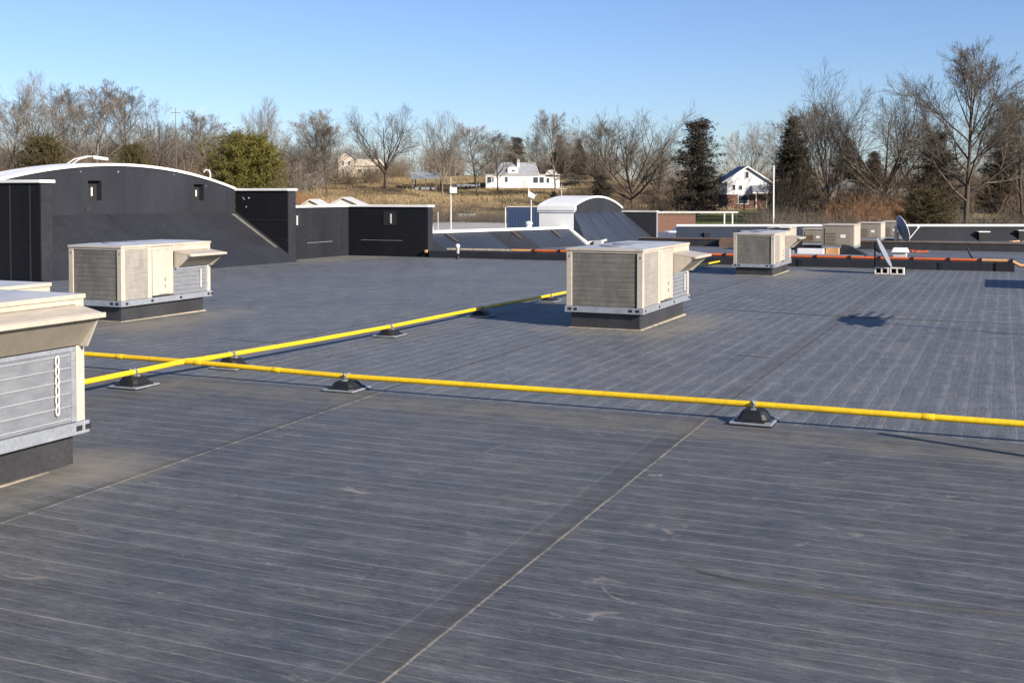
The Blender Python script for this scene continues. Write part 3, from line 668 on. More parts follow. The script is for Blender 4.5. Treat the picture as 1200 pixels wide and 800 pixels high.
    for i in range(nb):
        z = zc0 + .035 + (hood_bot - .08 - zc0 - .035) * i / (nb - 1)
        MB().tube([(hx - .014, y0 + .004, z), (hx - .014, y1 - .052, z)], .0055, 6).build("bar", M['alu_wire'], gr)
    # twisted white tie hanging on the grille
    ch = MB(); zt = hood_bot - .075; yt = y0 + .80 * (y1 - y0)
    k = 6; ll = (zt - zc0 - .09) / k
    for i in range(k):
        zc = zt - (i + .5) * ll; pts = []
        for j in range(13):
            th = 2 * math.pi * j / 12
            pts.append((hx - .002, yt + .017 * math.cos(th), zc + ll * .56 * math.sin(th)))
        ch.tube(pts, .0085, 6, cap=False)
    ch.build("chain_tie", M['white_dull'], r)
    # plain long face and far end
    MB().box(-hx, -hx + .055, -hy + .052, hy - .092, zc0, zc1).build("side_panel", M['tan'], r)
    MB().box(-hx + .082, hx - .082, hy - .05, hy - .004, zc0, zc1).build("end_panel", M['tan'], r)
    # top
    tp = MB(); tp.box(-hx - .012, hx + .012, -hy - .012, hy + .012, zc1 + .002, H - .012)
    tp.build("top_flange", M['tan'], r, .006)
    MB().hull8([(-hx, -hy, H - .0118), (hx, -hy, H - .0118), (hx, hy, H - .0118), (-hx, hy, H - .0118)],
               [(-hx + .25, -hy + .3, H + .016), (hx - .25, -hy + .3, H + .016), (hx - .25, hy - .3, H + .016), (-hx + .25, hy - .3, H + .016)]).build("top_sheet", M['unit_top'], r)
    for y in ((-hy + .55,) if L < 2.6 else (-hy + .52, -hy + 1.25)):
        fg = MB().lathe([(.30, 0), (.30, .012), (.27, .016), (.06, .018)], 24, (0.05, y, H + .012)).build("fan_guard", M['dish_back'], r)
    for (x, z) in ((-hx + .045, zc1 - .09), (hx - .05, zc1 - .10)):
        MB().box(x, x + .014, -hy - .003, -hy + .001, z - .02, z + .02).build("lifting_slot", M['hole'], r)
    return r
GU = "rooftop air units"
def place(o, x, y, label, z=None, rz=0, cat="air conditioner", group=GU):
    o.location = (x, y, zr(y) if z is None else z); o.rotation_euler = (0, 0, rz); tag(o, label, cat, group); return o
UA = hvac(1.34, 2.98, 1.355, .265)
place(UA, -6.12, 19.44, "tan rooftop air unit in the middle, standing on a black curb beside the yellow pipe", zr(18))
UB = hvac(1.20, 2.42, 1.345, .265, side=(.265, .55), hood_top=1.19, hood_bot=.885, hood_out=.38)
place(UB, -14.70, 16.62, "tan air unit standing in front of the large arched wall", zr(15.6))
UC = hvac(1.18, 2.75, 1.235, .235, side=(.30, .60), hood_top=1.10, hood_bot=.72, hood_out=.42)
place(UC, -6.64, 34.18, "smaller-looking tan air unit further back, at the far end of the yellow pipe", zr(33))
UD = hvac(1.36, 2.98, 1.45, .27, side=(.30, .61), hood_top=1.352, hood_bot=1.02, hood_out=.225, curb_in=.07)
place(UD, -7.735, 5.78, "closest tan air unit, cut off by the left picture edge, white chain on its grille", zr(6.5))
o = copy_tree(UB); place(o, -9.72, 7.72, "tan air unit hidden but for its top behind the closest unit", zr(7.6))
for c in list(o.children):
    if c.name.split('.')[0] in ('hood', 'chain_tie'):
        for g in list(c.children): bpy.data.objects.remove(g)
        bpy.data.objects.remove(c)
o = copy_tree(UA); place(o, 3.05, 31.4, "added tan air unit, unseen beyond the right picture edge, for its shadow", zr(30.6), R_(180))  # unseen copy put in to cast the shadow patch at the right

# far units beyond the divider: seen end-on, plain boxes with flange tops and louvred ends
def small_unit(w, l, h, name="air_unit"):
    r = empty(name)
    MB().box(-w/2 + .06, w/2 - .06, -l/2 + .06, l/2 - .06, -.1, .22).build("roof_curb", M['curb'], r)
    MB().ring(-w/2 - .02, w/2 + .02, -l/2 - .02, l/2 + .02, .222, .30, .06).build("base_rail", M['galv'], r)
    MB().box(-w/2, w/2, -l/2, l/2, .302, h - .05).build("cabinet", M['tan_dull'], r, .01)
    MB().box(w/2 + .001, w/2 + .02, -l/2 + .04, l/2 - .04, .32, h - .07).build("access_panel", M['tan'], r)
    MB().box(-w/2 + .10, w/2 - .10, -l/2 - .02, -l/2 - .001, .36, h - .14).build("end_panel", M['tan_dull'], r, .006)
    for i in range(4):
        z = .42 + i * (h - .7) / 4; MB().box(-w/2 + .16, -w/2 + .16 + w * .3, -l/2 - .03, -l/2 - .021, z, z + .05).build("louvre", M['brown'], r)
    MB().box(w * .08, w * .24, -l/2 - .026, -l/2 - .021, h * .55, h * .66).build("rating_plate", M['white'], r)
    MB().box(-w/2 - .03, w/2 + .03, -l/2 - .03, l/2 + .03, h - .048, h).build("top_panel", M['tan'], r, .01)
    return r
S1 = small_unit(1.25, 2.2, 1.20)
place(S1, -6.30, 49.3, "wide tan air unit end-on behind the orange pipe, left of the small slanted dish", zr(49))
for (x, y, w, l, h, lab) in ((-9.0, 50.6, .95, 1.6, 1.02, "tan air unit partly behind the far end unit's hood, white boxes on top"),
                             (-7.75, 53.0 - .9, 1.0, 1.2, .95, "low tan unit between two taller tan units, white box on its end"),
                             (-6.25, 60.5, 1.10, 2.2, 1.10, "tan air unit just left of the satellite dish's tan unit, behind the slanted dish"),
                             (-5.45, 63.4, .95, 2.2, 1.12, "tan air unit right behind the satellite dish")):
    place(small_unit(w, l, h), x, y, lab, zr(y))

# ------------------------------------------------------------------ yellow gas pipes and their pedestals
pa = empty("gas_pipe", (-2.2, YF, 0), 0, "yellow gas pipe running from left to right across the whole roof", "pipe", "yellow gas pipes")
PR = .0305
apts = [(-15, .20), (-11.5, .195), (-9.05, .192), (-6.86, .155), (-2.2, .178), (1.0, .178), (6, .18)]
joints = [-15, -10.1, -8.55, -7.6, 2.0 - 3.45 + 1.0, 6]
jx = [-15, -10.05, -8.85, -7.72, -.62, 6]
def az_(x): return float(np.interp(x, [p[0] for p in apts], [p[1] for p in apts]))
for a, c in zip(jx[:-1], jx[1:]):
    n = max(2, int((c - a) / .5)); pts = [(a + (c - a) * i / n + 2.2, 0, az_(a + (c - a) * i / n)) for i in range(n + 1)]
    MB().tube(pts, PR, 14).build("pipe_length", M['yellow'], pa)
for x in jx[1:-1]:
    MB().tube([(x + 2.2 - .055, 0, az_(x)), (x + 2.2 - .05, 0, az_(x)), (x + 2.2 + .05, 0, az_(x)), (x + 2.2 + .055, 0, az_(x))], [PR + .001, PR + .0032, PR + .0032, PR + .001], 14).build("coupling", M['yellow'], pa)
pb = empty("gas_pipe", (-8.85, 20, 0), 0, "yellow gas pipe running away towards the far end unit, crossing the other pipe", "pipe", "yellow gas pipes")
bpts = [(4, .125), (9.2, .106), (10.2, .115), (10.95, .147), (11.4, .138), (13.5, .102), (15.6, .080), (18.95, .063), (22.3, .016), (30, -.045), (38.1, -.10)]
def bz_(y): return float(np.interp(y, [p[0] for p in bpts], [p[1] for p in bpts]))
def bx_(y): return float(np.interp(y, [8, 9, 10.2, 11.4, 15.6, 18], [-9.3, -9.25, -9.18, -9.0, -8.87, -8.85])) + 8.85
jy = [4, 10.9, 11.35, 17.2, 23.5, 29.8, 36.2, 38.1]
for a, c in zip(jy[:-1], jy[1:]):
    n = max(2, int((c - a) / .5)); pts = [(bx_(a + (c - a) * i / n), a + (c - a) * i / n - 20, bz_(a + (c - a) * i / n) + .045) for i in range(n + 1)]
    MB().tube(pts, PR, 14).build("pipe_length", M['yellow'], pb)
for y in jy[1:-1]:
    MB().tube([(bx_(y + q_), y - 20 + q_, bz_(y + q_) + .045) for q_ in (-.06, -.05, .05, .06)], [PR + .001, PR + .0035, PR + .0035, PR + .001], 14).build("coupling", M['yellow'], pb)
MB().tube([(bx_(y), y - 20, bz_(y) + .045) for y in (10.86, 10.9, 11.0, 11.04)], [PR + .001, PR + .005, PR + .005, PR + .001], 14).build("coupling", M['yellow'], pb)

def pedestal(h, along):
    """black rubber pipe block on a pale pad; h = pipe centre height, along = axis of the pipe"""
    r = empty("pipe_support")
    MB().box(-.205, .205, -.205, .205, .004, .012).build("foam_pad", M['black'], r)
    MB().box(-.20, .20, -.20, .20, .0125, .030).build("base_plate", M['galv'], r, .003)
    t = h - .045
    b = MB()
    lv = [(.176, .031), (.170, .044), (.142, .052), (.118, .046 + (t - .046) * .62), (.098, .046 + (t - .046) * .92), (.085, t)]
    vs = []; fs = []
    for q, z in lv:
        c = q * .25
        ring = [(-q + c, -q), (q - c, -q), (q, -q + c), (q, q - c), (q - c, q), (-q + c, q), (-q, q - c), (-q, -q + c)]
        vs += [(x, y, z) for x, y in ring]
    for i in range(len(lv) - 1):
        for j in range(8): fs.append((i*8 + j, i*8 + (j+1) % 8, (i+1)*8 + (j+1) % 8, (i+1)*8 + j))
    fs.append(tuple(range(40, 48))); b.add(vs, fs); b.build("rubber_block", M['black'], r, .004)
    s = MB()
    if along == 'X': s.box(-.02, .02, -.075, .075, t + .001, t + .013)
    else: s.box(-.075, .075, -.02, .02, t + .001, t + .013)
    s.build("strut", M['galv'], r)
    cl = MB(); n = 12; ro = PR + .007; pts = []
    for j in range(n + 1):
        th = math.pi * (-.15 + 1.3 * j / n); pts.append((ro * math.cos(th), ro * math.sin(th)))
    for (p, q) in zip(pts[:-1], pts[1:]):
        e = 1.16; P4 = [(p[0], p[1]), (q[0], q[1]), (q[0] * e, q[1] * e), (p[0] * e, p[1] * e)]
        if along == 'X': cl.prism([(-.018, a, h + z) for a, z in P4], (.036, 0, 0))
        else: cl.prism([(a, -.018, h + z) for a, z in P4], (0, .036, 0))
    cl.build("clamp", M['galv'], r)
    for s_ in (-1, 1):
        bt = MB()
        q = (0, s_ * (PR + .02)) if along == 'X' else (s_ * (PR + .02), 0)
        bt.lathe([(.006, t + .01), (.006, h + .02), (.011, h + .022), (.011, h + .034)], 8, (q[0], q[1], 0)); bt.build("bolt", M['galv'], r)
    q = (.0, -.108) if along == 'X' else (.108, 0)
    MB().hull8([(q[0] - .006, q[1] - .006 - .03 * (along == 'X'), .05), (q[0] + .006 + .03 * (along != 'X'), q[1] - .006, .05), (q[0] + .006, q[1] + .006, .05), (q[0] - .006, q[1] + .006, .05)],
               [(q[0] * .62 - .005, q[1] * .62 - .005, t), (q[0] * .62 + .005, q[1] * .62 - .005, t), (q[0] * .62 + .005, q[1] * .62 + .005, t), (q[0] * .62 - .005, q[1] * .62 + .005, t)]).build("strap", M['galv'], r)
    return r
GP = "black pipe supports under the yellow pipes"
for (x, y, ax, lab) in ((-2.2, YF, 'X', "black pipe support alone at the right, under the front yellow pipe"),
                        (-6.78, YF, 'X', "black pipe support under the front pipe, right of the pipe crossing"),
                        (-8.80, 11.78, 'Y', "black pipe support just behind the crossing of the two yellow pipes"),
                        (-9.08, 10.22, 'Y', "black pipe support left of the pipe crossing, nearest the closest air unit"),
                        (-8.85, 15.6, 'Y', "black pipe support first beyond the crossing, under the receding pipe"),
                        (-8.85, 18.95, 'Y', "black pipe support at the tip of the middle unit's shadow"),
                        (-8.85, 22.4, 'Y', "black pipe support just left of the middle air unit"),
                        (-8.80, 33.6, 'Y', "black pipe support just left of the far end unit")):
    h = (az_(x) if ax == 'X' else bz_(y) + .045) - zr(y)
    p = pedestal(h, ax); p.location = (x if ax == 'X' else bx_(y) - 8.85, y, zr(y)); tag(p, lab, "pipe support", GP)

# ------------------------------------------------------------------ things on the far part of the roof
# small dish on ballast blocks, seen edge-on
def cmu():
    r = empty("concrete_block"); L, D, H = .40, .20, .20
    # block lies on its side: cores face the camera (-Y)
    MB().box(-L/2, L/2, -D/2, D/2, -.0, .03).build("face_shell", M['block'], r); MB().box(-L/2, L/2, -D/2, D/2, H - .03, H).build("face_shell", M['block'], r)
    for x in (-L/2, -.02, L/2 - .04): MB().box(x, x + .04, -D/2, D/2, .0305, H - .0305).build("web", M['block'], r)
    MB().box(-L/2 + .041, L/2 - .041, D/2 - .012, D/2 - .002, .0305, H - .0305).build("core", M['hole'], r)
    return r
for i, (x, y, lab) in enumerate(((-3.33, 35.2, "left hollow concrete block weighing down the small slanted dish"), (-2.90, 35.22, "right hollow concrete block weighing down the small slanted dish"))):
    c = cmu(); c.location = (x, y, zr(y)); tag(c, lab, "concrete block", "ballast blocks under the small dish")
sd = empty("small_dish", (-3.55, 35.35, zr(35.3)), 0, "small grey dish seen edge-on, leaning on a black mast by concrete blocks", "satellite dish")
MB().tube([(.0, 0, 0), (.0, 0, .95)], .022, 8).build("mast", M['black'], sd)
MB().box(-.05, .75, -.06, .06, .005, .035).build("foot_plate", M['black'], sd)
axis = Vector((.90, -.02, .44)).normalized()
q = axis.to_track_quat('Z', 'Y').to_matrix()
MB().lathe([(.47, .075), (.49, .075), (.40, .045), (.2, .01), (.02, 0.0), (.02, -.02), (.2, -.01), (.40, .025)][:5], 28, (.21, -.05, .60), mat=q).build("reflector", M['dish_grey'], sd)
MB().tube([(.02, 0, .72), (.16, -.03, .64)], .03, 8).build("bracket", M['black'], sd)
# large satellite dish beside the tan units
bd = empty("satellite_dish", (-4.62, 56.0, zr(56.0) - .02), 0, "large satellite dish with white feed arm, dark back towards the camera", "satellite dish")
MB().tube([(0, 0, 0), (0, 0, .72)], .06, 10).build("post", M['tan_dull'], bd)
MB().box(-.35, .35, -.35, .35, .003, .05).build("base_frame", M['galv'], bd)
ax2 = Vector((.86, .40, .32)).normalized(); q2 = ax2.to_track_quat('Z', 'Y').to_matrix()
prof = [(r_ * .96, z_) for r_, z_ in [(.02, 0), (.30, .035), (.50, .095), (.66, .17), (.67, .185), (.645, .185), (.49, .115), (.29, .055), (.02, .02)]]
MB().lathe(prof, 32, (.08, .04, .82), mat=q2).build("reflector", M['dish_back'], bd)  # blue-grey carries the shade of the turned-away back
rim = MB(); c0 = Vector((.08, .04, .82)); pts = [c0 + q2 @ Vector((.642 * math.cos(t), .642 * math.sin(t), .182)) for t in [2 * math.pi * i / 32 for i in range(33)]]
rim.tube(pts, .016, 6, cap=False); rim.build("rim", M['white'], bd)  # white ring drawn in for the sunlit inner edge
tip = c0 + ax2 * 1.02 + Vector((0, 0, -.12))
MB().tube([c0 + q2 @ Vector((0, -.62, .17)) , tip], .022, 7).build("feed_arm", M['white'], bd)
MB().tube([c0 + q2 @ Vector((.55, .2, .15)), tip], .014, 7).build("feed_arm", M['white'], bd)
MB().tube([tip - ax2 * .02, tip - ax2 * .1, tip - ax2 * .14], [.06, .06, .09], 10).build("receiver", M['white'], bd)
MB().box(-.13, -.02, -.1, .1, .35, 1.05).build("mount_bracket", M['white_dull'], bd)

def simple(name, b, m, label, cat, group=None, loc=None, bev=0):
    o = b.build(name, m, None, bev); return tag(o, label, cat, group)
# white hooded vent behind the orange pipe
v = empty("roof_vent", (-3.72, 46.4, zr(46.4)), 0, "white square-hooded roof vent just behind the orange pipe", "vent")
MB().box(-.24, .24, -.2, .2, -.05, .18).build("vent_base", M['white_dull'], v)
MB().hull8([(-.33, -.28, .18), (.33, -.28, .18), (.33, .28, .18), (-.33, .28, .18)], [(-.25, -.2, .36), (.25, -.2, .36), (.25, .2, .36), (-.25, .2, .36)]).build("vent_hood", M['white'], v, .03)
# white vent pipe by the low parapet
v = empty("vent_pipe", (-18.45, 37.5, zr(37.5)), 0, "stubby white vent pipe standing before the low sloped parapet", "vent")
MB().lathe([(.085, 0), (.085, .06), (.055, .07), (.055, .22)], 14, (0, 0, 0)).build("pipe_boot", M['black'], v)
MB().lathe([(.06, .20), (.06, .42), (.085, .43), (.085, .50), (.04, .55)], 14).build("pipe_cap", M['white'], v)
v = empty("vent_pipe", (-20.5, 49.2, .62), 0, "small white turbine vent on the low parapet's coping", "vent")
MB().lathe([(.12, -.02), (.12, .12)], 12).build("collar", M['white'], v)
MB().lathe([(.10, .121), (.20, .19), (.17, .30), (.05, .34)], 14).build("vent_head", M['white_dull'], v)
# debris, straps and equipment near the far parapet
simple("rubber_strap", MB().tube([(-1.25, 45.2, zr(45) + .42), (-1.18, 45.1, zr(45) + .22), (-1.05, 45.0, zr(45) + .03)], .035, 6), M['black'], "black bent strap standing up behind the orange pipe's right end", "strap")
for k, (w, h, lab) in ((.50, (.55, .22, "white-lidded dark box on the far parapet's slope, right of the dish")), (.605, (.5, .16, "pile of white and dark fittings on the far parapet's slope, rightmost")))if False else ():
    pass
def far_box(k, w, d, h, lift, label, mtop, mbody):
    c = on_far(k, 0, .62); r = empty("equipment_box", (c.x, c.y, lift), math.atan2(dirv.y, dirv.x), label, "box")
    MB().box(-w/2, w/2, -d/2, d/2, -.35, h).build("box_body", mbody, r); MB().box(-w/2 - .03, w/2 + .03, -d/2 - .03, d/2 + .03, h + .002, h + .05).build("lid", mtop, r); return r
far_box(.545, .55, .5, .12, .02, "dark box with white lid on the far parapet, right of the dish", M['white'], M['hole'])
far_box(.612, .42, .35, .16, .06, "white fitting with dark underside near the far parapet's right end", M['white_dull'], M['hole'])
far_box(.628, .35, .3, .22, .06, "taller white fitting beside the smaller one on the far parapet's right end", M['white'], M['hole'])
far_box(.055, .3, .3, .1, -.08, "small dark bracket on the far parapet's left end", M['curb'], M['hole'])
far_box(.125, .5, .3, .16, -.02, "pale crate with dark straps on the far parapet, left of the far end unit", M['dish_grey'], M['curb'])
far_box(.19, .35, .3, .16, -.02, "dark strap box on the far parapet, next to the pale crate", M['dish_grey'], M['curb'])
b = MB(); c = on_far(.66, -.36, 1.35); 
for i in range(14):
    a = rng.uniform(-2.6, 2.6); p = c + dirv * a + nrm * rng.uniform(-.2, .25); l = rng.uniform(.15, .5); th = rng.uniform(-.5, .5)
    d = (dirv * math.cos(th) + nrm * math.sin(th)) * l; b.tube([p + Vector((0, 0, .02)), p + d + Vector((0, 0, .05))], rng.uniform(.025, .05), 5)
tag(b.build("leaf_litter", M['peach']), "rust-brown leaf litter lying at the far parapet's foot", "litter", kind='stuff')
b = MB()
for i in range(16):
    p = Vector((rng.uniform(-4.6, -3.0), rng.uniform(50.6, 51.8), zr(51) + .02)); th = rng.uniform(0, 3); l = rng.uniform(.2, .6)
    b.tube([p, p + Vector((math.cos(th) * l, math.sin(th) * l, .03))], rng.uniform(.02, .05), 5)
tag(b.build("leaf_litter", M['orange']), "orange leaf litter before the second dark curb", "litter", kind='stuff')
# boxes and pipework by the wide tan unit
def kit(x, y, w, d, h, m, label, name, cat):
    return simple(name, MB().box(x - w/2, x + w/2, y - d/2, y + d/2, zr(y) + .004, zr(y) + h), m, label, cat, bev=.01)
kit(-7.05, 46.0, 1.0, .35, .28, M['white'], "white flat carton lying left of the wide tan unit", "carton", "box")
kit(-7.95, 45.9, .55, .35, .20, M['galv'], "grey metal box lying left of the white carton", "metal_box", "box")
kit(-6.25, 46.3, .5, .3, .30, M['peach'], "orange-brown box between white carton and wide tan unit", "carton", "box")
simple("unit_shade", MB().hull8([(-6.1, 46.6, zr(46)), (-5.0, 46.6, zr(46)), (-5.0, 47.4, zr(46)), (-6.1, 47.4, zr(46))], [(-5.95, 46.8, zr(46) + .42), (-5.6, 46.8, zr(46) + .34), (-5.6, 47.2, zr(46) + .34), (-5.95, 47.2, zr(46) + .42)]), M['black'], "dark block standing in for the shade beneath the wide tan unit", "painted shade")  # dark hull added where only the shade under the unit lies
simple("conduit", MB().tube([(-8.6, 44.6, zr(44) + .08), (-6.2, 44.9, zr(44) + .08), (-4.9, 44.8, zr(44) + .07)], .035, 7), M['galv'], "grey conduit lying behind the orange pipe by the tan units", "conduit")
simple("electric_box", MB().box(-8.95, -8.45, 49.62, 49.72, zr(49) + 1.0, zr(49) + 1.12), M['white'], "white box on top of the leftmost far tan unit", "box")
# off-frame masts whose shadows fall into view
vm = empty("vent_mast", (1.05, 10.14, zr(10.1)), 0, "slim grey vent mast standing just beyond the right picture edge", "vent")
MB().tube([(0, 0, 0), (0, 0, 1.0)], .042, 10).build("mast", M['galv'], vm); MB().lathe([(.09, 0), (.06, .05), (.03, .09)], 12).build("flashing", M['black'], vm)
dm = empty("shadow_mast", (1.10, 19.72, zr(19.7)), 0, "added slatted panel on an unseen slim mast, shaped for its shadow", "shadow caster")  # mast and slats invented to throw the ragged shadow patch at right
MB().tube([(0, 0, 0), (0, 0, 1.62)], .032, 10).build("mast", M['galv'], dm)
for i, (ya_, yb_) in enumerate(((-.55, .75), (-.75, .95), (-.62, 1.08), (-.5, .9), (-.7, .8), (-.35, 1.15), (-.2, .6))):
    MB().box(-.02, .02, ya_, yb_, 1.44 + i * .055, 1.44 + i * .055 + .047).build("slat", M['dish_grey'], dm)
for i in range(4): MB().tube([(0, .5, 1.47 + i * .09), (.1, 1.5 + .25 * (i % 3), 1.45 + i * .1)], .014, 5).build("rod", M['galv'], dm)

# short cross laps and a raised wrinkle in the membrane
def strip(name, pts, w, h, m):
    n = len(pts); vs = []; fs = []
    for i, (x, y) in enumerate(pts):
        a_ = Vector((*pts[max(i - 1, 0)], 0)); c_ = Vector((*pts[min(i + 1, n - 1)], 0)); t_ = (c_ - a_).normalized(); p_ = Vector((-t_.y, t_.x, 0)) * w / 2
        e = .25 if i in (0, n - 1) else 1
        for k, q in enumerate((-1, -.3, .3, 1)): vs.append((x + p_.x * q * e, y + p_.y * q * e, zr(y) + .006 + (h * e if k in (1, 2) else -.004)))
    for i in range(n - 1):
        for k in range(3): fs.append((i*4 + k, i*4 + k + 1, (i+1)*4 + k + 1, (i+1)*4 + k))
    bb = MB(); bb.add(vs, fs, True); return bb.build(name, m, roof)
strip("membrane_wrinkle", [(-1.68, 6.64), (-1.5, 6.58), (-1.33, 6.56), (-.99, 6.54), (-.62, 6.55), (-.31, 6.575), (0.0, 6.62), (.4, 6.66)], .024, .011, M['wrinkle'])
strip("membrane_lap", [(-4.14, 8.2), (-4.10, 8.9), (-4.02, 9.6)], .03, .006, M['wrinkle'])
strip("membrane_lap", [(-5.2, 22.12), (-4.4, 22.0), (-3.6, 21.85), (-2.9, 21.72), (-1.9, 21.75), (.4, 21.6)], .045, .010, M['wrinkle'])
strip("membrane_lap", [(-3.46, 15.68), (-3.2, 15.6), (-2.9, 15.52)], .05, .010, M['wrinkle'])
strip("membrane_lap", [(-11.1, 14.2), (-10.4, 14.15), (-9.8, 14.1)], .05, .010, M['wrinkle'])

# ------------------------------------------------------------------ street furniture beyond the roof
def pole_lamp(s, t, h, label, style):
    p = W(s, t); r = empty("street_lamp", p, HEAD, label, "street lamp")
    MB().tube([(0, 0, 0), (0, 0, h)], [.10, .06], 8).build("pole", M['white_dull'], r)
    if style == 'box':
        MB().box(-.1, .62, -.25, .25, h - .75, h - .15).build("lamp_head", M['white'], r, .04)
        MB().tube([(0, 0, h), (0, 0, h + .9)], .03, 6).build("finial", M['white_dull'], r)
    elif style == 'flood':
        MB().hull8([(-.35, -.25, h + .1), (.3, -.25, h - .15), (.3, .25, h - .15), (-.35, .25, h + .1)], [(-.30, -.2, h + .72), (.42, -.2, h + .25), (.42, .2, h + .25), (-.30, .2, h + .72)]).build("lamp_head", M['white'], r, .04)
        MB().tube([(-.2, 0, h + .5), (-.32, 0, h + 1.3)], .05, 6).build("bracket", M['white_dull'], r)
        MB().tube([(.2, 0, h), (.62, 0, h + .35)], .045, 6).build("bracket", M['white_dull'], r)
    elif style == 'arm':
        for d in (0, .35):
            pts = [(d + 0, 0, h), (d + .5, 0, h + .75), (d + 1.2, 0, h + 1.2), (d * .6 + 2.0, 0, h + 1.38), (2.6, 0, h + 1.36)]
            MB().tube(pts, .05, 7).build("lamp_arm", M['white'], r)
        MB().hull8([(2.5, -.2, h + 1.2), (3.4, -.2, h + 1.1), (3.4, .2, h + 1.1), (2.5, .2, h + 1.2)], [(2.5, -.2, h + 1.45), (3.4, -.2, h + 1.3), (3.4, .2, h + 1.3), (2.5, .2, h + 1.45)]).build("lamp_head", M['white'], r, .05)
    return r
pole_lamp(118, -6.35, 7.4, "white pole lamp with box head beyond the low parapet, left of the two", 'box')
pole_lamp(118, 1.98, 6.2, "white pole lamp with tilted flood head beyond the low parapet", 'flood')
pole_lamp(75, -30.05, 8.2, "white double-curved street lamp rising behind the arched wall", 'arm')
b = MB(); z0 = float(terr(70, -31.4))
r = empty("light_mast", W(70, -31.0), HEAD, "two thin white rods leaning behind the arched wall at the left edge", "mast")
MB().tube([(-2.1, 0, 0), (-2.1, 0, 8.0), (-1.9, 0, 9.4), (.3, 0, 8.0), (1.3, 0, 7.2)][1:], .05, 6).build("rod", M['white'], r)
MB().tube([(-2.6, 0, 8.3), (-1.6, 0, 9.5), (-.6, 0, 8.4), (.2, 0, 7.2)], .045, 6).build("rod", M['white'], r); MB().tube([(-2.1, 0, 0), (-2.1, 0, 8.0)], .09, 6).build("pole", M['white'], r)
r = empty("vent_hook", W(62, -16.6, 0), HEAD, "small white hooked vent pipe behind the arch's right end", "vent")
MB().tube([(.15, 0, -6), (.15, 0, 3.35), (.1, 0, 3.5), (-.08, 0, 3.55), (-.2, 0, 3.42)], .055, 7).build("pipe", M['white_dull'], r)
r = empty("flag_pole", W(130, 29.9), HEAD, "tall thin white pole in front of the brick house's right side", "pole")
MB().tube([(0, 0, 0), (0, 0, 7.7)], [.10, .075], 8).build("pole", M['white'], r); MB().lathe([(.05, 7.7), (.1, 7.76), (.05, 7.85)], 8).build("finial", M['white'], r)
def utility(s, t, h, label, m):
    r = empty("utility_pole", W(s, t), HEAD, label, "utility pole")
    MB().tube([(0, 0, 0), (0, 0, h)], [.11, .05], 7).build("pole", m, r)
    MB().box(-1.0, 1.0, -.04, .04, h - 1.0, h - .9).build("crossarm", m, r)
    for x in (-1.1, -.4, .4, 1.1): MB().lathe([(.05, h - .8), (.07, h - .7), (.03, h - .55)], 6, (x, 0, 0)).build("insulator", M['white_dull'], r)
utility(230, -67.9, 16.0, "brown utility pole among the bare trees behind the arched wall", M['brown'])
utility(300, -81.8, 18.5, "pale utility pole with crossarm above the tree line, left side", M['white_dull'])
utility(225, 9.8, 6.4, "pale pole carrying the wire beside the white farmhouse", M['white_dull'])
w = MB()
p0 = Vector(W(225, 9.8)) + Vector((0, 0, 5.6)); p1 = Vector(W(205, 34)) + Vector((0, 0, 7.2))
w.tube([p0.lerp(p1, i / 14) - Vector((0, 0, 1.2 * math.sin(math.pi * i / 14))) for i in range(15)], .035, 4)
simple("power_line", w, M['hole'], "thin dark wire running right from the pole by the white farmhouse", "wire")
# lattice mast far off
r = empty("radio_mast", W(560, 108.5), HEAD, "faint lattice mast above the tree line, left of the tall bare trees", "mast")
H_ = 27; lm = MB()
for k in range(9):
    za, zb = H_ * k / 9, H_ * (k + 1) / 9; wa_, wb_ = 1.3 * (1 - k / 11), 1.3 * (1 - (k + 1) / 11); lm = MB()
    for sx, sy in ((-1, -1), (1, -1), (1, 1), (-1, 1)):
        lm.tube([(sx * wa_, sy * wa_, za), (sx * wb_, sy * wb_, zb)], .07, 4, cap=False)
        lm.tube([(sx * wa_, sy * wa_, za), (-sx * wb_ if sy > 0 else sx * wb_, sy * wb_ if sy > 0 else -sy * wb_, zb)], .045, 4, cap=False)
    lm.build("lattice_section", M['white_dull'] if k % 2 else M['peach'], r)

# ------------------------------------------------------------------ houses
def house_root(name, s, t, label, cat="house", z=None, rz=0): return empty(name, W(s, t, z), HEAD + rz, label, cat)
def window(parent, x0, x1, z0, z1, y, frame=M['white']):
    f = MB().ring(x0, x1, y - .05, y - .01, z0, z1, .0) if False else None
    b = MB(); t = .09
    b.box(x0, x1, y - .06, y - .004, z0, z0 + t); b.box(x0, x1, y - .06, y - .004, z1 - t, z1)
    b.box(x0, x0 + t, y - .06, y - .004, z0 + t, z1 - t); b.box(x1 - t, x1, y - .06, y - .004, z0 + t, z1 - t)
    f = b.build("window", frame, parent); MB().box(x0 + t, x1 - t, y - .03, y - .006, z0 + t, z1 - t).build("pane", M['glass'], f); return f
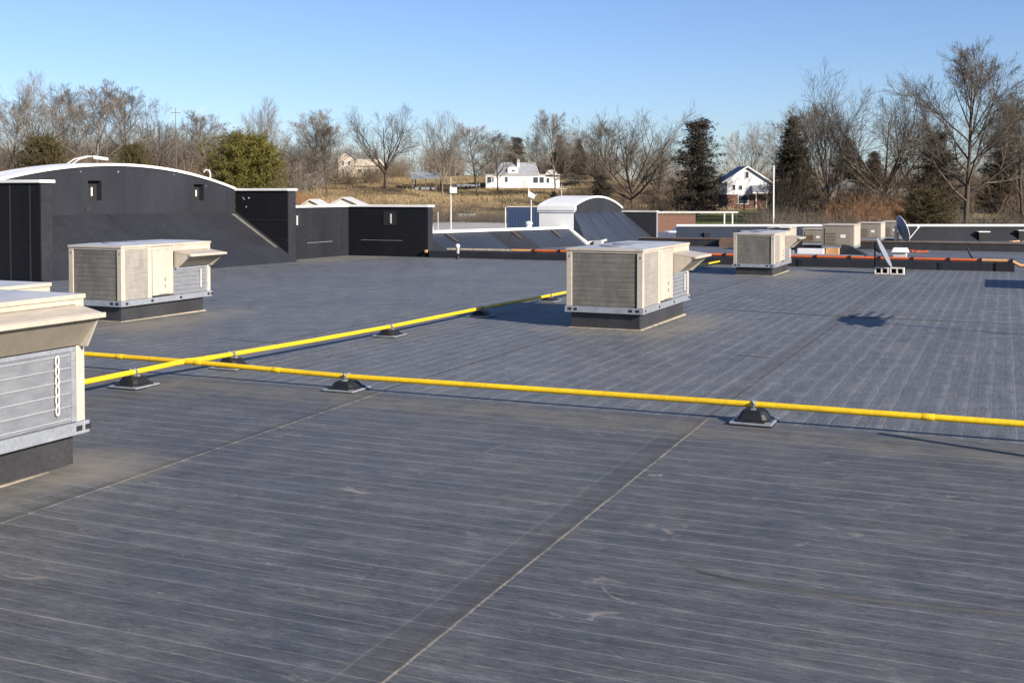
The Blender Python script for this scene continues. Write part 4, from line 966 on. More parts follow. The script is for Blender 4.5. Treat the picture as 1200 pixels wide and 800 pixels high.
# white farmhouse on the hill (front faces the camera)
k = 290 / 1332.0
h = house_root("farmhouse", 290, .3, "white farmhouse with grey roof and dormer, alone on the grassy hill", z=4.2)
MB().box(-7.0, 8.2, 0, 7.5, -.3, 3.0).build("wall", M['siding'], h)
MB().box(-6.9, 11.6, .1, 7.0, -2.2, -.31).build("foundation", M['rust'], h)
MB().box(8.21, 11.9, .6, 6.5, -.3, 2.7).build("porch_wall", M['siding'], h)
rf = MB(); rf.hull8([(-4.7, -.35, 3.0), (6.6, -.35, 3.0), (6.6, 7.8, 3.0), (-4.7, 7.8, 3.0)], [(-3.6, 2.9, 6.3), (5.4, 2.9, 6.3), (5.4, 4.2, 6.3), (-3.6, 4.2, 6.3)])
ro = rf.build("roof", M['shingle'], h)
MB().prism([(6.62, -.2, 3.0), (6.62, 7.6, 3.0), (5.5, 4.2, 6.35), (5.5, 2.9, 6.35)], (.10, 0, 0)).build("gable_trim", M['white'], ro)
MB().box(1.0, 1.7, 1.6, 2.3, 4.2, 7.1).build("chimney", M['siding'], ro)
MB().hull8([(-1.4, -.05, 3.4), (1.2, -.05, 3.4), (1.2, 2.4, 3.4), (-1.4, 2.4, 3.4)], [(-1.4, .15, 4.6), (1.2, .15, 4.6), (1.2, 2.4, 5.3), (-1.4, 2.4, 5.3)]).build("dormer", M['siding'], ro)
window(ro, -.4, .5, 3.75, 4.4, .02)
MB().box(-7.2, 8.4, -.3, .0, 3.001, 3.12).build("eave", M['white'], h); MB().box(-7.3, -4.75, -.2, 7.6, 3.002, 3.2).build("porch_roof", M['shingle'], h); MB().box(6.75, 12.1, -.2, 7.0, 3.0, 3.15).build("porch_roof", M['white'], h)
MB().hull8([(8.2, .2, 3.16), (11.4, .2, 3.16), (11.4, 6, 3.16), (8.2, 6, 3.16)], [(8.9, 2, 4.3), (10.7, 2, 4.3), (10.7, 4, 4.3), (8.9, 4, 4.3)]).build("roof", M['white_dull'], h)
for (x0, x1, z0, z1) in ((-6.7, -5.5, 1.0, 2.6), (-5.4, -4.9, 1.0, 2.6), (-2.2, -1.3, 1.1, 2.6), (5.0, 6.4, .9, 2.5), (6.6, 7.9, .9, 2.5)): window(h, x0, x1, z0, z1, 0)
window(h, 8.4, 9.3, .9, 2.3, .6)
MB().box(2.3, 3.6, -.02, -.002, -.25, 2.2).build("door", M['white_dull'], h)
# right house: white gable over brick
h = house_root("brick_house", 215, 44.3, "two-storey house with white gable over red brick at the right", z=-.9)
MB().box(-3.6, 3.9, 0, 9, -.5, 3.1).build("brick_storey", M['brick_wall'], h)
MB().box(-3.7, 4.0, -.05, 9.05, 3.105, 3.45).build("band", M['white'], h)
MB().box(-3.6, 3.9, .02, 8.98, 3.455, 5.4).build("wall", M['siding'], h)
MB().prism([(-4.3, .015, 5.4), (4.6, .015, 5.4), (.15, .015, 8.3)], (0, 8.95, 0)).build("gable_wall", M['siding'], h)
for sgn in (-1, 1):
    MB().hull8([(.15, -.4, 8.31), (sgn * 4.75 + .15, -.4, 5.25), (sgn * 4.75 + .15, 9.4, 5.25), (.15, 9.4, 8.31)], [(.15, -.4, 8.55), (sgn * 4.75 + .15, -.4, 5.48), (sgn * 4.75 + .15, 9.4, 5.48), (.15, 9.4, 8.55)]).build("roof", M['shingle'], h)
    MB().hull8([(.15, -.48, 8.26), (sgn * 4.78 + .15, -.48, 5.18), (sgn * 4.78 + .15, -.41, 5.18), (.15, -.41, 8.26)], [(.15, -.48, 8.52), (sgn * 4.78 + .15, -.48, 5.45), (sgn * 4.78 + .15, -.41, 5.45), (.15, -.41, 8.52)]).build("gable_trim", M['white'], h)
MB().hull8([(.9, -1.9, 3.46), (6.4, -1.9, 3.46), (6.4, .0, 3.46), (.9, .0, 3.46)], [(.9, -.1, 4.9), (5.0, -.1, 4.9), (5.0, .0, 4.9), (.9, .0, 4.9)]).build("porch_roof", M['shingle'], h)
MB().box(.8, 6.5, -2.0, -1.92, 3.3, 3.5).build("porch_trim", M['white'], h)
MB().box(4.2, 6.2, .3, 7, -.5, 3.3).build("side_wing", M['brown'], h)
for (x0, x1, z0, z1) in ((-.3, .5, 6.2, 7.5), (-2.7, -2.0, 3.9, 5.0), (-1.5, -.7, 3.9, 4.9)): window(h, x0, x1, z0, z1, 0)
window(h, -1.6, .4, 1.3, 3.0, 0)
for x in (1.4, 3.4, 6.0): MB().box(x, x + .16, -1.85, -1.7, -.4, 3.3).build("porch_post", M['white_dull'], h)
MB().box(-2.6, 0.6, -1.6, -.02, -.9, -.35).build("stoop", M['block'], h)
MB().box(-2.5, -.5, -1.9, -1.5, .1, .3).build("awning", M['dish_grey'], h)
# tan two-storey house behind the wide bare tree
h = house_root("tan_house", 330, -44.2, "tan two-storey house half hidden behind bare branches on the hill crest", z=7.6)
MB().box(-6.2, -1.8, 0, 8, -1, 5.2).build("wall", M['beige'], h); MB().prism([(-6.5, .01, 5.2), (-1.5, .01, 5.2), (-4, .01, 6.9)], (0, 7.9, 0)).build("gable_wall", M['beige'], h)
for sgn in (-1, 1): MB().hull8([(-4, -.3, 6.92), (-4 + sgn * 2.8, -.3, 5.05), (-4 + sgn * 2.8, 8.2, 5.05), (-4, 8.2, 6.92)], [(-4, -.3, 7.1), (-4 + sgn * 2.8, -.3, 5.25), (-4 + sgn * 2.8, 8.2, 5.25), (-4, 8.2, 7.1)]).build("roof", M['shingle'], h)
MB().box(-1.79, 6.4, .6, 8, -1, 2.9).build("wall", M['beige'], h)
MB().hull8([(-1.79, .2, 2.9), (6.7, .2, 2.9), (6.7, 8.3, 2.9), (-1.79, 8.3, 2.9)], [(-1.79, 4, 5.0), (5.6, 4, 5.0), (5.6, 4.4, 5.0), (-1.79, 4.4, 5.0)]).build("roof", M['beige'], h)
for (x0, x1, z0, z1, y) in ((-5.2, -4.4, 3, 4.4, 0), (-3.4, -2.6, 3, 4.4, 0), (-5.2, -4.4, .6, 2.0, 0), (-.6, .6, .8, 2.1, .6), (2.0, 3.2, .8, 2.1, .6), (4.6, 5.6, .8, 2.1, .6)): window(h, x0, x1, z0, z1, y)
# white shed further left on the hill
h = house_root("garden_shed", 305, -52.6, "small white shed low among bare brush, left of the tan house")
MB().box(-1.5, 1.5, 0, 2.5, -.2, 2.4).build("wall", M['siding'], h); MB().prism([(-1.8, -.2, 2.4), (1.8, -.2, 2.4), (0, -.2, 3.4)], (0, 2.9, 0)).build("roof", M['white_dull'], h); MB().box(-.5, .5, -.02, -.004, 0, 1.9).build("door", M['brown'], h)
# open pavilion
h = house_root("pavilion", 286, -21.4, "open timber pavilion with grey metal roof below the wide bare tree", "pavilion", z=3.5)
MB().hull8([(-4.0, -2.6, 2.5), (2.8, -2.6, 2.6), (3.9, 2.6, 2.7), (-3.4, 2.6, 2.6)], [(-4.0, -2.6, 2.65), (2.8, -2.6, 2.75), (2.9, .3, 4.2), (-3.7, .3, 4.2)]).build("roof", M['shingle'], h)
for (x, y) in ((-3.6, -2.2), (-.3, -2.2), (2.4, -2.2), (-3.2, 2.2), (3.2, 2.2)): MB().box(x, x + .26, y, y + .26, -1.2, 2.62).build("post", M['brown'], h)
MB().box(-3.0, 2.2, -.6, .6, -.1, .55).build("picnic_bench", M['dish_grey'], h)
# trailer parked right of it
h = house_root("trailer", 290, -11.0, "flat grey trailer parked on the grass left of the white farmhouse", "trailer", z=3.75)
MB().box(-3.0, 2.6, -1, 1, .55, 1.05).build("deck", M['dish_back'], h); MB().box(2.61, 2.85, -1, 1, .55, 1.75).build("headboard", M['dish_grey'], h)
for x in (-.5, .45): MB().lathe([(.3, 0), (.38, .05), (.38, .2), (.3, .25)], 12, (x, -1.05, .38), mat=Matrix.Rotation(R_(90), 3, 'X')).build("wheel", M['black'], h)
MB().tube([(-3, 0, .7), (-4.6, 0, .5)], .08, 6).build("drawbar", M['dish_grey'], h)
# gabled sheds just beyond the dark walls
for (t, w, hgt, m, lab) in ((-24.7, 2.4, .75, M['beige'], "small beige gable roof peeping over the dark wall, left of two"), (-20.6, 4.2, 1.0, M['white_dull'], "wider whitish gable roof peeping over the dark wall, right of two")):
    h = house_root("gabled_shed", 140, t, lab, "shed", z=-2.6)
    MB().box(-w/2, w/2, 0, 7, -2.5, 3.35).build("wall", M['beige'], h); MB().prism([(-w/2, .01, 3.35), (w/2, .01, 3.35), (-.2, .01, 3.35 + hgt)], (0, 6.9, 0)).build("gable_wall", m, h)
    for sgn, e in ((-1, -w/2 - .3), (1, w/2 + .3)): MB().hull8([(-.2, -.3, 3.37 + hgt), (e, -.3, 3.25), (e, 7.2, 3.25), (-.2, 7.2, 3.37 + hgt)], [(-.2, -.3, 3.5 + hgt), (e, -.3, 3.38), (e, 7.2, 3.38), (-.2, 7.2, 3.5 + hgt)]).build("roof", M['white_dull'], h)
# long pale roof next to them
h = house_root("long_shed", 170, -18.5, "long flat pale shed on the slope behind the gable roofs", "shed", z=-.8)
MB().box(-4, 4.6, 0, 3, -1.5, 1.0).build("wall", M['brown'], h); MB().box(-4.2, 4.8, -.2, 3.2, 1.003, 1.2).build("roof", M['white_dull'], h)
# navy container, white tank, tarp, canopy, car, brick wall behind the far parapet
h = house_root("navy_container", 128, 1.35, "navy blue container wall beyond the low parapet, left of the white arch", "container", z=-4.1)
MB().box(-1.9, 3.2, 0, 2.4, 0, 4.9).build("container_body", M['navy'], h)
for i in range(16): MB().box(-1.85 + i * .315, -1.70 + i * .315, -.05, -.002, .2, 4.6).build("rib", M['navy'], h)
MB().box(-1.95, 3.25, -.06, 2.46, 4.903, 4.98).build("top_rail", M['beige'], h); MB().tube([(-2.1, -.1, 0), (-2.1, -.1, 4.9)], .07, 6).build("post", M['white_dull'], h)
h = house_root("white_trailer", 215, -8.6, "long white low trailer half hidden in brush beyond the low parapet", "trailer", z=-3.0)
MB().box(-1.7, 1.6, 0, 1.8, .4, 1.55).build("trailer_body", M['white_dull'], h, .1); 
for x in (-1.0, .9): MB().lathe([(.3, 0), (.36, .05), (.36, .2)], 10, (x, 0, .36), mat=Matrix.Rotation(R_(90), 3, 'X')).build("wheel", M['black'], h)
h = house_root("tarp_stack", 175, -13.0, "tall pale tarped stack right beside the dark end wall", "tarp", z=-3.4)
MB().hull8([(-.9, 0, 0), (.9, 0, 0), (.9, 1.5, 0), (-.9, 1.5, 0)], [(-.5, .2, 3.2), (.55, .3, 2.4), (.5, 1.2, 2.5), (-.6, 1.2, 3.0)]).build("tarp", M['white_dull'], h, .1); MB().tube([(1.6, 0, 0), (1.6, 0, 2.9)], .07, 6).build("post", M['beige'], h)
h = house_root("canopy", 120, 19.5, "thin white flat canopy on slender posts beyond the far parapet", "canopy", z=-3.0)
MB().box(-4.6, 4.4, 0, 3, 3.25, 3.40).build("canopy_roof", M['white_dull'], h)
for x in (-4.3, 2.9, 3.75): MB().box(x, x + .12, .1, .22, -.6, 3.248).build("post", M['white'], h)
h = house_root("garden_wall", 135, 19.0, "low brown-red wall under the canopy beyond the far parapet", "wall", z=-3.0)
MB().box(-3.6, 2.8, 0, .4, -.5, 2.75).build("wall_face", M['brick_wall'], h); MB().box(-3.65, 2.85, -.05, .45, 2.753, 2.85).build("wall_cap", M['rust'], h)
def car(s, t, rz, label, paint):
    h = house_root("parked_car", s, t, label, "car", rz=rz)
    prof = [(-2.2, .35), (-2.25, .75), (-2.0, .95), (-1.3, 1.02), (-.75, 1.5), (.7, 1.52), (1.45, 1.0), (2.15, .9), (2.25, .6), (2.2, .35)]
    MB().prism([(x, -.85, z) for x, z in prof], (0, 1.7, 0)).build("body", paint, h, .05)
    MB().prism([(x, -.87, z) for x, z in ((-1.1, 1.03), (-.7, 1.42), (.0, 1.44), (.0, 1.03))], (0, .015, 0)).build("window", M['glass'], h)
    MB().prism([(x, -.87, z) for x, z in ((.08, 1.03), (.08, 1.44), (.66, 1.43), (1.25, 1.03))], (0, .015, 0)).build("window", M['glass'], h)
    for x in (-1.4, 1.4):
        w_ = MB().lathe([(.22, 0), (.33, .03), (.33, .2), (.22, .22)], 14, (x, -.68, .33), mat=Matrix.Rotation(R_(90), 3, 'X')).build("wheel", M['black'], h)
        MB().lathe([(.02, 0), (.2, .0), (.2, .012)], 12, (x, -.905, .33), mat=Matrix.Rotation(R_(90), 3, 'X')).build("rim", M['galv'], w_)
    return h
c = car(96, 15.0, R_(8), "white car whose roof shows over the far parapet, under the canopy", M['carwhite']); c.location.z = -1.85
b = MB(); b.hull8([(FX*88+RX*8, FY*88+RY*8, -5), (FX*88+RX*24, FY*88+RY*24, -5), (FX*112+RX*28, FY*112+RY*28, -3.2), (FX*112+RX*9, FY*112+RY*9, -3.2)], [(FX*88+RX*8, FY*88+RY*8, -1.66), (FX*88+RX*24, FY*88+RY*24, -1.66), (FX*112+RX*28, FY*112+RY*28, -1.6), (FX*112+RX*9, FY*112+RY*9, -1.6)])
tag(b.build("parking_terrace", M['asphalt']), kind='structure')
# pale house glimpsed through the trees at the right
h = house_root("pale_house", 185, 48.5, "pale house glimpsed through trunks right of the tall white pole", z=-1.4)
MB().box(-4.5, -1.6, 0, 6, -.5, 3.0).build("wall", M['siding'], h); MB().box(-1.59, 2.6, .8, 6, -.5, 2.6).build("wall", M['beige'], h); MB().box(3.2, 8.4, -.4, 5, -.5, 4.4).build("wall", M['beige'], h)
MB().prism([(-4.9, -.2, 3.0), (-1.4, -.2, 3.0), (-3.1, -.2, 4.2)], (0, 6.4, 0)).build("roof", M['shingle'], h); MB().prism([(2.9, -.6, 4.4), (8.8, -.6, 4.4), (5.8, -.6, 6.2)], (0, 6, 0)).build("roof", M['shingle'], h)
window(h, -3.6, -2.6, .8, 2.2, 0); window(h, .0, 1.2, .8, 2.0, .8); window(h, 4.6, 5.8, 1.2, 2.8, -.4)
h = house_root("white_bungalow", 190, 63.5, "white bungalow low behind the brush, right of the pale house", z=-1.2)
MB().box(-3.5, 3.5, 0, 6, -.5, 2.6).build("wall", M['siding'], h); MB().hull8([(-3.9, -.4, 2.6), (3.9, -.4, 2.6), (3.9, 6.4, 2.6), (-3.9, 6.4, 2.6)], [(-3.2, 2.8, 4.4), (3.2, 2.8, 4.4), (3.2, 3.2, 4.4), (-3.2, 3.2, 4.4)]).build("roof", M['white_dull'], h)
window(h, -2.4, -1.2, .8, 2.1, 0); window(h, 1.0, 2.2, .8, 2.1, 0)

# ------------------------------------------------------------------ trees
def tubes_np(segs, n):
    """segs: array (k,8) p0 p1 r0 r1 -> verts, quads"""
    s = np.asarray(segs, float); p0, p1, r0, r1 = s[:, 0:3], s[:, 3:6], s[:, 6], s[:, 7]
    t = p1 - p0; t /= np.linalg.norm(t, axis=1, keepdims=True) + 1e-9
    a = np.where(np.abs(t[:, 2:3]) < .9, np.array([[0, 0, 1.]]), np.array([[1., 0, 0]]))
    b = np.cross(t, a); b /= np.linalg.norm(b, axis=1, keepdims=True) + 1e-9; a = np.cross(b, t)
    k = len(s); V = np.zeros((k, 2, n, 3))
    for j in range(n):
        th = 2 * math.pi * j / n; d = a * math.cos(th) + b * math.sin(th)
        V[:, 0, j] = p0 + d * r0[:, None]; V[:, 1, j] = p1 + d * r1[:, None]
    base = (np.arange(k) * 2 * n)[:, None]
    F = np.concatenate([np.stack([base[:, 0] + j, base[:, 0] + (j+1) % n, base[:, 0] + n + (j+1) % n, base[:, 0] + n + j], 1)[:, None] for j in range(n)], 1)
    return V.reshape(-1, 3), F.reshape(-1, 4)
def np_mesh(name, V, F, m, smooth=False):
    me = bpy.data.meshes.new(name); k = F.shape[1]
    me.vertices.add(len(V)); me.vertices.foreach_set("co", np.ascontiguousarray(V, np.float32).ravel())
    me.loops.add(F.size); me.loops.foreach_set("vertex_index", np.ascontiguousarray(F, np.int32).ravel())
    me.polygons.add(len(F)); me.polygons.foreach_set("loop_start", np.arange(0, F.size, k, dtype=np.int32))
    try: me.polygons.foreach_set("loop_total", np.full(len(F), k, np.int32))
    except Exception: pass
    me.polygons.foreach_set("use_smooth", np.full(len(F), smooth)); me.update(calc_edges=True); me.materials.append(m); return me

def bare_tree(seed, nlimb, split, a_lo, a_hi, llen, rad, leader, up, counts=(6, 6, 5, 2)):
    """unit-height bare tree -> thick segments, thin segments; limbs leave the trunk steeply above, widely below"""
    R = random.Random(seed); thick, thin = [], []
    def side(d):
        a = d.orthogonal().normalized(); a.rotate(Matrix.Rotation(R.uniform(0, 2 * math.pi), 3, d)); return a
    def branch(p, d, L, r, lvl, n, wob, upt):
        pts = [p.copy()]; dirs = []; q = p.copy(); dd = d.normalized()
        for i in range(n):
            dd = (dd + side(dd) * R.uniform(0, wob) + Vector((0, 0, upt))).normalized()
            q = q + dd * (L / n); pts.append(q.copy()); dirs.append(dd.copy())
        rs = [r * (1 - .68 * i / n) for i in range(n + 1)]
        out = thick if lvl <= 1 else thin
        for i in range(n): out.append((*pts[i], *pts[i + 1], rs[i], rs[i + 1]))
        return pts, dirs, rs
    def sub(pts, dirs, rs, L, lvl):
        if lvl > len(counts): return
        n = len(dirs); c = counts[lvl - 1]
        for j in range(c):
            f = .20 + .80 * (j + R.random()) / c; f = min(f, .995); i = int(f * n); u = f * n - i
            p = pts[i].lerp(pts[i + 1], u); ang = R_(R.uniform(18, 40))
            d = (dirs[i] * math.cos(ang) + side(dirs[i]) * math.sin(ang))
            if d.z < -.05: d.z *= -.3
            l = L * (.72 - .30 * f) * R.uniform(.7, 1.2) * (1.05 if lvl > 2 else 1)
            b = branch(p, d, l, rs[i] * (.64 if lvl < 3 else .58), lvl + 1, (5, 4, 3, 2)[min(lvl - 1, 3)], (.16, .20, .24, .28)[min(lvl - 1, 3)], up * (.8, .6, .5, .4)[min(lvl - 1, 3)])
            sub(*b, l, lvl + 1)
    H = .93 if leader else split + .16
    t = branch(Vector((0, 0, -.02)), Vector((R.uniform(-.05, .05), R.uniform(-.05, .05), 1)), H, rad, 0, 9, .05, .03)
    if not leader: t = (t[0], t[1], [rad * (1 - .35 * i / 9) for i in range(10)])
    az = R.uniform(0, 6.28)
    for j in range(nlimb):
        f = (j + R.random() * .7) / nlimb; z = split + (H - .04 - split) * f; i = min(int(z / H * 9), 8)
        p = t[0][i].lerp(t[0][i + 1], min(1, max(0, z / H * 9 - i))); az += 2.4 + R.uniform(-.4, .4)
        ang = R_(a_lo + (a_hi - a_lo) * f + R.uniform(-7, 7))
        d = Vector((math.cos(az) * math.sin(ang), math.sin(az) * math.sin(ang), math.cos(ang)))
        l = llen * R.uniform(.82, 1.12) * ((1 - .55 * f) if leader else 1)
        b = branch(p, d, l, t[2][i] * (.56 if leader else .70), 1, 8, .13, up); sub(*b, l, 1)
    th, tn = np.array(thick), np.array(thin)
    zmax = max(np.percentile(tn[:, 5], 98.5), th[:, 5].max() * .93); th /= zmax; tn /= zmax
    return th, tn
MINR = .00058
def tree_meshes(args, mb, mt):
    th, tn = bare_tree(*args); tn[:, 6:8] = np.maximum(tn[:, 6:8], MINR)
    V, F = tubes_np(th, 6); a = np_mesh("trunk", V, F, mb, True)
    V, F = tubes_np(tn, 3); b = np_mesh("crown", V, F, mt)
    return a, b
PROTO = {}
specs = {      # seed, limbs, first limb, angle low .. high, limb length, trunk radius, leader, upturn
 'vase1': (11, 7, .22, 44, 12, .74, .018, 0, .05),
 'vase2': (23, 8, .20, 50, 10, .72, .018, 0, .05),
 'up1': (37, 15, .26, 56, 22, .46, .014, 1, .05),
 'up2': (41, 14, .22, 48, 18, .50, .013, 1, .06),
 'oak1': (53, 8, .22, 70, 18, .70, .024, 0, .04),
 'oak2': (67, 8, .18, 76, 14, .74, .024, 0, .045),
 'lead1': (71, 18, .20, 66, 16, .58, .018, 1, .05),
}
for k_, a_ in specs.items():
    dark = k_ in ('oak1', 'oak2', 'lead1', 'vase2', 'up2')
    PROTO[k_] = tree_meshes(a_, M['bark_dark'] if dark else M['bark'], M['twig_dark'] if dark else M['twig'])
def bare(kind, s, t, h, label, wid=1.0, rz=None, z=None, group="bare winter trees beyond the roof"):
    r = empty("bare_tree", W(s, t, z), rng.uniform(0, 6.28) if rz is None else rz, label, "tree", group)
    r.scale = (h * wid, h * wid, h)
    a, b = PROTO[kind]; link("trunk", a, r); link("crown", b, r); return r

def ever_mesh(seed, kind, n_b, tuft, mneedle, tag_):
    """unit-height conifer: trunk mesh plus a crown of needle tufts on drooping boughs"""
    R = random.Random(seed); segs = [(0, 0, -.03, 0, 0, .5, .022, .013), (0, 0, .5, 0, 0, .97, .013, .003)]; quads = []
    npr = np.random.default_rng(seed)
    for i in range(n_b):
        f = R.random() ** .85
        if kind == 'cone': z = .06 + .92 * f; rad = .30 * (1 - f) ** .8 * R.uniform(.65, 1.12) + .015
        elif kind == 'round':
            z = .10 + .86 * f; rad = .43 * math.sqrt(max(.02, 1 - ((f - .26) / .78) ** 2)) * R.uniform(.55, 1.12)
        else: z = .05 + .92 * f; rad = .26 * (1 - f * .88) ** .6 * R.choice((R.uniform(.25, .6), R.uniform(.7, 1.3))) + .02
        th = R.uniform(0, 2 * math.pi); up = {'cone': R.uniform(-.25, .15), 'round': R.uniform(.1, .8), 'ragged': R.uniform(-.1, .35)}[kind]
        d = Vector((math.cos(th), math.sin(th), up)); p0 = Vector((0, 0, z - (.05 if kind == 'round' else 0)))
        tip = p0 + d * rad
        segs.append((*p0, *tip, .005, .0012))
        nt_ = max(4, int(tuft * (rad / .25)))
        for j in range(nt_):
            u = R.uniform(.35, 1.0); c = p0.lerp(tip, u) + Vector((R.gauss(0, 1), R.gauss(0, 1), R.gauss(0, .7))) * .022
            quads.append((*c, u))
    Q = np.array(quads); n = len(Q)
    per = 4; C = np.repeat(Q[:, :3], per, 0); sz = npr.uniform(.006, .016, (n * per, 1))
    a = npr.normal(size=(n * per, 3)); a /= np.linalg.norm(a, axis=1, keepdims=True)
    b = np.cross(a, npr.normal(size=(n * per, 3))); b /= np.linalg.norm(b, axis=1, keepdims=True)
    C = C + npr.normal(size=C.shape) * .008
    V = np.stack([C - a * sz * 1.2, C + b * sz * .24, C + a * sz * 1.6, C - b * sz * .24], 1).reshape(-1, 3)
    F = np.arange(len(V)).reshape(-1, 4)
    tv, tf = tubes_np(segs, 5)
    return np_mesh("trunk", tv, tf, M['bark_dark'], True), np_mesh("crown", V, F, mneedle)
PROTO['spruce'] = ever_mesh(5, 'ragged', 300, 30, M['needle_dark'], 's')
PROTO['cedar'] = ever_mesh(7, 'cone', 420, 28, M['needle_brown'], 'c')
PROTO['olive'] = ever_mesh(9, 'round', 520, 26, M['needle_olive'], 'o')
PROTO['moss'] = ever_mesh(13, 'round', 420, 20, M['needle_moss'], 'm')
def conifer(kind, s, t, h, label, wid=1.0, z=None):
    r = empty("evergreen_tree", W(s, t, z), rng.uniform(0, 6.28), label, "tree", "evergreens beyond the roof")
    r.scale = (h * wid, h * wid, h); a, b = PROTO[kind]; link("trunk", a, r); link("crown", b, r); return r

# bare trees, left to right (s ahead, t to the right, height)
for a_ in (
 ('up1', 250, -110.0, 17.6, "bare tree at the far left edge, lowest of the left group", 1.1),
 ('vase1', 225, -93.4, 22.4, "tallest pale bare tree above the left end of the arched wall", .9),
 ('up2', 235, -92.0, 20.5, "slim bare tree close to the right of the tallest pale left tree", 1.0),
 ('up1', 215, -78.8, 20.4, "pale forked bare tree over the arched wall's left opening", 1.15),
 ('up2', 260, -87.8, 20.0, "faint thin bare tree right of the pale forked tree", 1.2),
 ('vase2', 240, -74.6, 16.4, "round-topped bare tree left of the brown utility pole", .8),
 ('up1', 265, -71.0, 15.6, "bushy bare tree right of the brown utility pole", 1.3),
 ('vase1', 255, -55.6, 19.6, "dark bare tree rising behind the yellow-green pine", .75),
 ('up1', 275, -48.2, 19.6, "bare tree with crossing limbs, right of the yellow-green pine", 1.15),
 ('up2', 270, -44.0, 17.6, "slender bare tree just left of the tan house", 1.1),
 ('oak1', 286, -32.0, 20.0, "wide spreading bare tree in front of the tan house", .88),
 ('vase1', 268, -16.4, 20.0, "bare tree standing at the right end of the pavilion", .85),
 ('up1', 280, -8.6, 17.0, "pale bare tree between pavilion and white farmhouse", 1.25),
 ('up2', 285, -3.6, 14.5, "small bare tree at the white farmhouse's left corner", 1.3),
 ('up1', 262, 10.2, 20.4, "tall slim bare tree over the white farmhouse's right end", .95),
 ('vase2', 330, 7.9, 15.4, "bare tree behind the white farmhouse's roof", .8),
 ('oak2', 232, 24.6, 20.6, "great spreading bare tree behind the white arch", 1.25),
 ('up2', 262, 21.0, 18.5, "upright bare tree left of the great spreading tree", 1.1),
 ('vase2', 255, 33.0, 15.5, "bare tree between great spreading tree and dark spruce", .9),
 ('vase1', 235, 49.2, 17.2, "bare tree above the brick house's roof", .85),
 ('vase2', 168, 46.8, 21.2, "tall vase-shaped bare tree behind the dark cedar", .92),
 ('up1', 200, 50.0, 19.0, "thin bare tree left of the vase-shaped tree", 1.1),
 ('oak1', 160, 52.4, 18.6, "crooked wide bare tree left of the tallest tree", .92),
 ('lead1', 140, 55.9, 22.2, "tallest bare tree with straight trunk near the right edge", 1.0),
 ('up2', 150, 67.3, 17.0, "bare tree at the right picture edge", 1.2),
 ('oak2', 175, 62.5, 15.5, "low spreading bare tree between crooked and tallest trees", .85),
 ('up1', 190, 84.0, 17.5, "bare tree behind the one at the right picture edge", 1.2),
): bare(a_[0], a_[1], a_[2], a_[3], a_[4], a_[5] if len(a_) > 5 else 1.0)
for a_ in (
 ('olive', 150, -35.3, 12.6, "rounded yellow-green pine behind the arched wall's right end", 1.05),
 ('moss', 188, -77.4, 11.6, "mossy green evergreen at the left, in front of the tallest pale tree", .95),
 ('moss', 195, -64.8, 9.8, "brownish evergreen over the middle of the arched wall", .8),
 ('spruce', 335, 1.5, 12.0, "small dark evergreen behind the farmhouse roof's left end", 1.25),
 ('cedar', 320, 13.4, 12.6, "brown-green cedar at the farmhouse roof's right end", .95),
 ('cedar', 300, 17.6, 12.4, "brown cedar left of the great spreading tree", .95),
 ('spruce', 215, 16.8, 8.2, "dark low evergreen beside the white arch's top", 1.6),
 ('spruce', 175, 28.6, 15.4, "big ragged dark spruce left of the brick house", 1.12),
 ('cedar', 182, 45.0, 16.2, "tall dark cedar right of the brick house", 1.05),
 ('spruce', 165, 61.5, 13.0, "dark evergreen behind the tallest bare tree", 1.35),
 ('cedar', 188, 55.5, 12.6, "dark brown cedar behind the crooked wide bare tree", 1.35),
 ('spruce', 172, 74.5, 12.5, "dark evergreen close to the right picture edge", 1.35),
 ('cedar', 195, 62.0, 11.0, "brown evergreen between the crooked wide tree and the dark one", 1.3),
 ('moss', 118, 43.2, 5.6, "low dark green shrub in front of the tallest tree", 1.3),
 ('spruce', 250, 9.2, 3.2, "small dark shrub before the farmhouse's right windows", 1.6),
): conifer(*a_)

# ------------------------------------------------------------------ brush, far wood and dry grass (nobody could count these)
def brush(name, m, spots, label, cat, seed, dens=150):
    npr = np.random.default_rng(seed); S = []
    for (s, t, h, w) in spots:
        x, y, z = W(s, t); n = dens
        az = npr.uniform(0, 2 * math.pi, n); sp_ = np.abs(npr.normal(0, .62, n)); hh = h * npr.uniform(.45, 1.05, n)
        b0 = np.stack([x + npr.normal(0, w * .3, n), y + npr.normal(0, w * .3, n), np.full(n, z - .2)], 1)
        d = np.stack([np.cos(az) * sp_, np.sin(az) * sp_, np.ones(n)], 1); d /= np.linalg.norm(d, axis=1, keepdims=True)
        m1 = b0 + d * (hh * .55)[:, None]; d2 = d + npr.normal(0, .42, (n, 3)); d2 /= np.linalg.norm(d2, axis=1, keepdims=True)
        e1 = m1 + d2 * (hh * .45)[:, None]
        r0 = npr.uniform(.010, .048, n) * (h / 5) ** .6
        S.append(np.concatenate([b0, m1, r0[:, None], (r0 * .6)[:, None]], 1)); S.append(np.concatenate([m1, e1, (r0 * .6)[:, None], (r0 * .25)[:, None]], 1))
        for kk in range(5):
            f = npr.uniform(.2, .95, (n, 1)); st = m1 + (e1 - m1) * f if kk % 2 else b0 + (m1 - b0) * (.35 + .65 * f)
            dd = d2 + npr.normal(0, .75, (n, 3)); dd /= np.linalg.norm(dd, axis=1, keepdims=True); en = st + dd * (hh * npr.uniform(.12, .3, n))[:, None]
            S.append(np.concatenate([st, en, (r0 * .4)[:, None], (r0 * .2)[:, None]], 1))
    S = np.concatenate(S); V, F = tubes_np(S, 3)
    o = link(name, np_mesh(name, V, F, m)); return tag(o, label, cat, None, 'stuff')
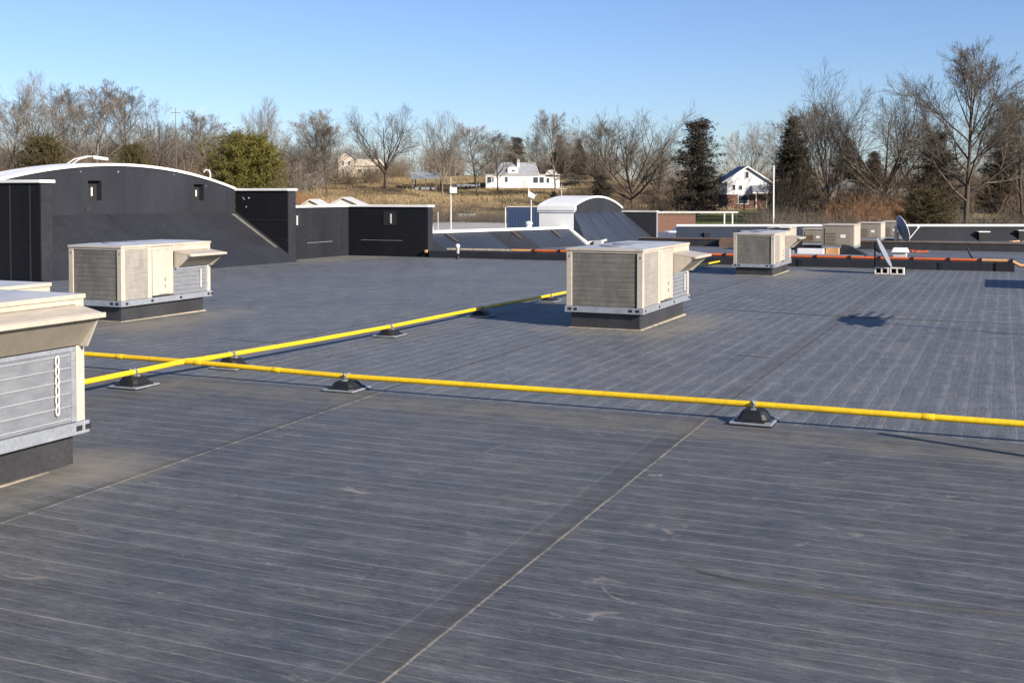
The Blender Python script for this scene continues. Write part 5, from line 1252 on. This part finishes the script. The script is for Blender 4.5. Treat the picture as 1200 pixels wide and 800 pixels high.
def scatter(n, a0, a1, s0, s1, h0, h1, seed):
    R = random.Random(seed); out = []
    for i in range(n):
        s = R.uniform(s0, s1); a = R.uniform(a0, a1); out.append((s, a * s, R.uniform(h0, h1), R.uniform(3, 6)))
    return out
brush("far_wood", M['twig'], scatter(90, -.50, -.16, 262, 320, 9, 14, 12), "grey-brown bare wood standing behind the left trees", "wood", 31, 120)
brush("far_wood", M['twig'], scatter(210, -.62, .62, 330, 430, 8, 15, 1), "grey-brown far wood along the hill crest", "wood", 21, 90)
brush("brush_thicket", M['brush'], scatter(170, -.56, -.205, 205, 300, 3.5, 8, 2), "tan bare brush on the slope behind the arched wall", "brush", 22, 110)
brush("brush_thicket", M['brush'], scatter(34, -.21, -.10, 305, 335, 3, 6, 3), "low tan brush below the tan house", "brush", 23, 110)
brush("brush_thicket", M['brush'], [q for q in scatter(200, .17, .62, 150, 300, 3.5, 9, 4) if not (.155 < q[1] / q[0] < .235 and q[0] < 232)], "dense brown brush under the right-hand trees", "brush", 24, 130)
brush("brush_thicket", M['brush_red'], scatter(34, .29, .36, 140, 165, 3, 5.5, 5), "rust-coloured brush in front of the crooked wide tree", "brush", 25, 110)
brush("brush_thicket", M['brush_red'], scatter(16, -.215, -.17, 225, 245, 1.8, 3.2, 6), "low reddish brush right of the yellow-green pine", "brush", 26, 90)
brush("brush_thicket", M['twig_dark'], scatter(36, -.075, .03, 200, 226, 1.6, 3.2, 7), "dark low brush along the parking lot edge", "brush", 27, 110)
brush("brush_thicket", M['brush'], [q for q in scatter(60, .05, .19, 215, 300, 2.5, 6, 8) if q[1] / q[0] < .15 or q[0] > 235], "brown brush at the foot of the great spreading tree", "brush", 28, 110)
brush("brush_thicket", M['twig_dark'], scatter(50, .21, .62, 128, 150, 1.8, 4.0, 9), "dark low brush just beyond the far parapet at the right", "brush", 29, 110)
def grass():
    npr = np.random.default_rng(8); n = 60000
    s = npr.uniform(205, 325, n); a = npr.uniform(-.24, .2, n); t = a * s; z = terr(s, t)
    keep = ~((a > -.085) & (a < .02) & (s < 226)); s, t, z = s[keep], t[keep], z[keep]; n = len(s)
    clump = np.sin(t * .5 + s * .23) + np.sin(s * .41 - t * .13); h = npr.uniform(.25, .6, n) * (1 + .45 * np.clip(clump, -1, 2))
    x = FX * s + RX * t; y = FY * s + RY * t; B = np.stack([x, y, z - .05], 1)
    az = npr.uniform(0, 2 * math.pi, n); d = np.stack([np.cos(az), np.sin(az), np.zeros(n)], 1); lean = np.stack([npr.normal(0, .3, n), npr.normal(0, .3, n), np.ones(n)], 1)
    V = np.stack([B - d * .08, B + d * .08, B + lean * h[:, None]], 1).reshape(-1, 3); F = np.arange(len(V)).reshape(-1, 3)
    tag(link("dry_grass", np_mesh("dry_grass", V, F, M['drygrass'])), "dry tan grass covering the hillside", "grass", None, 'stuff')
grass()
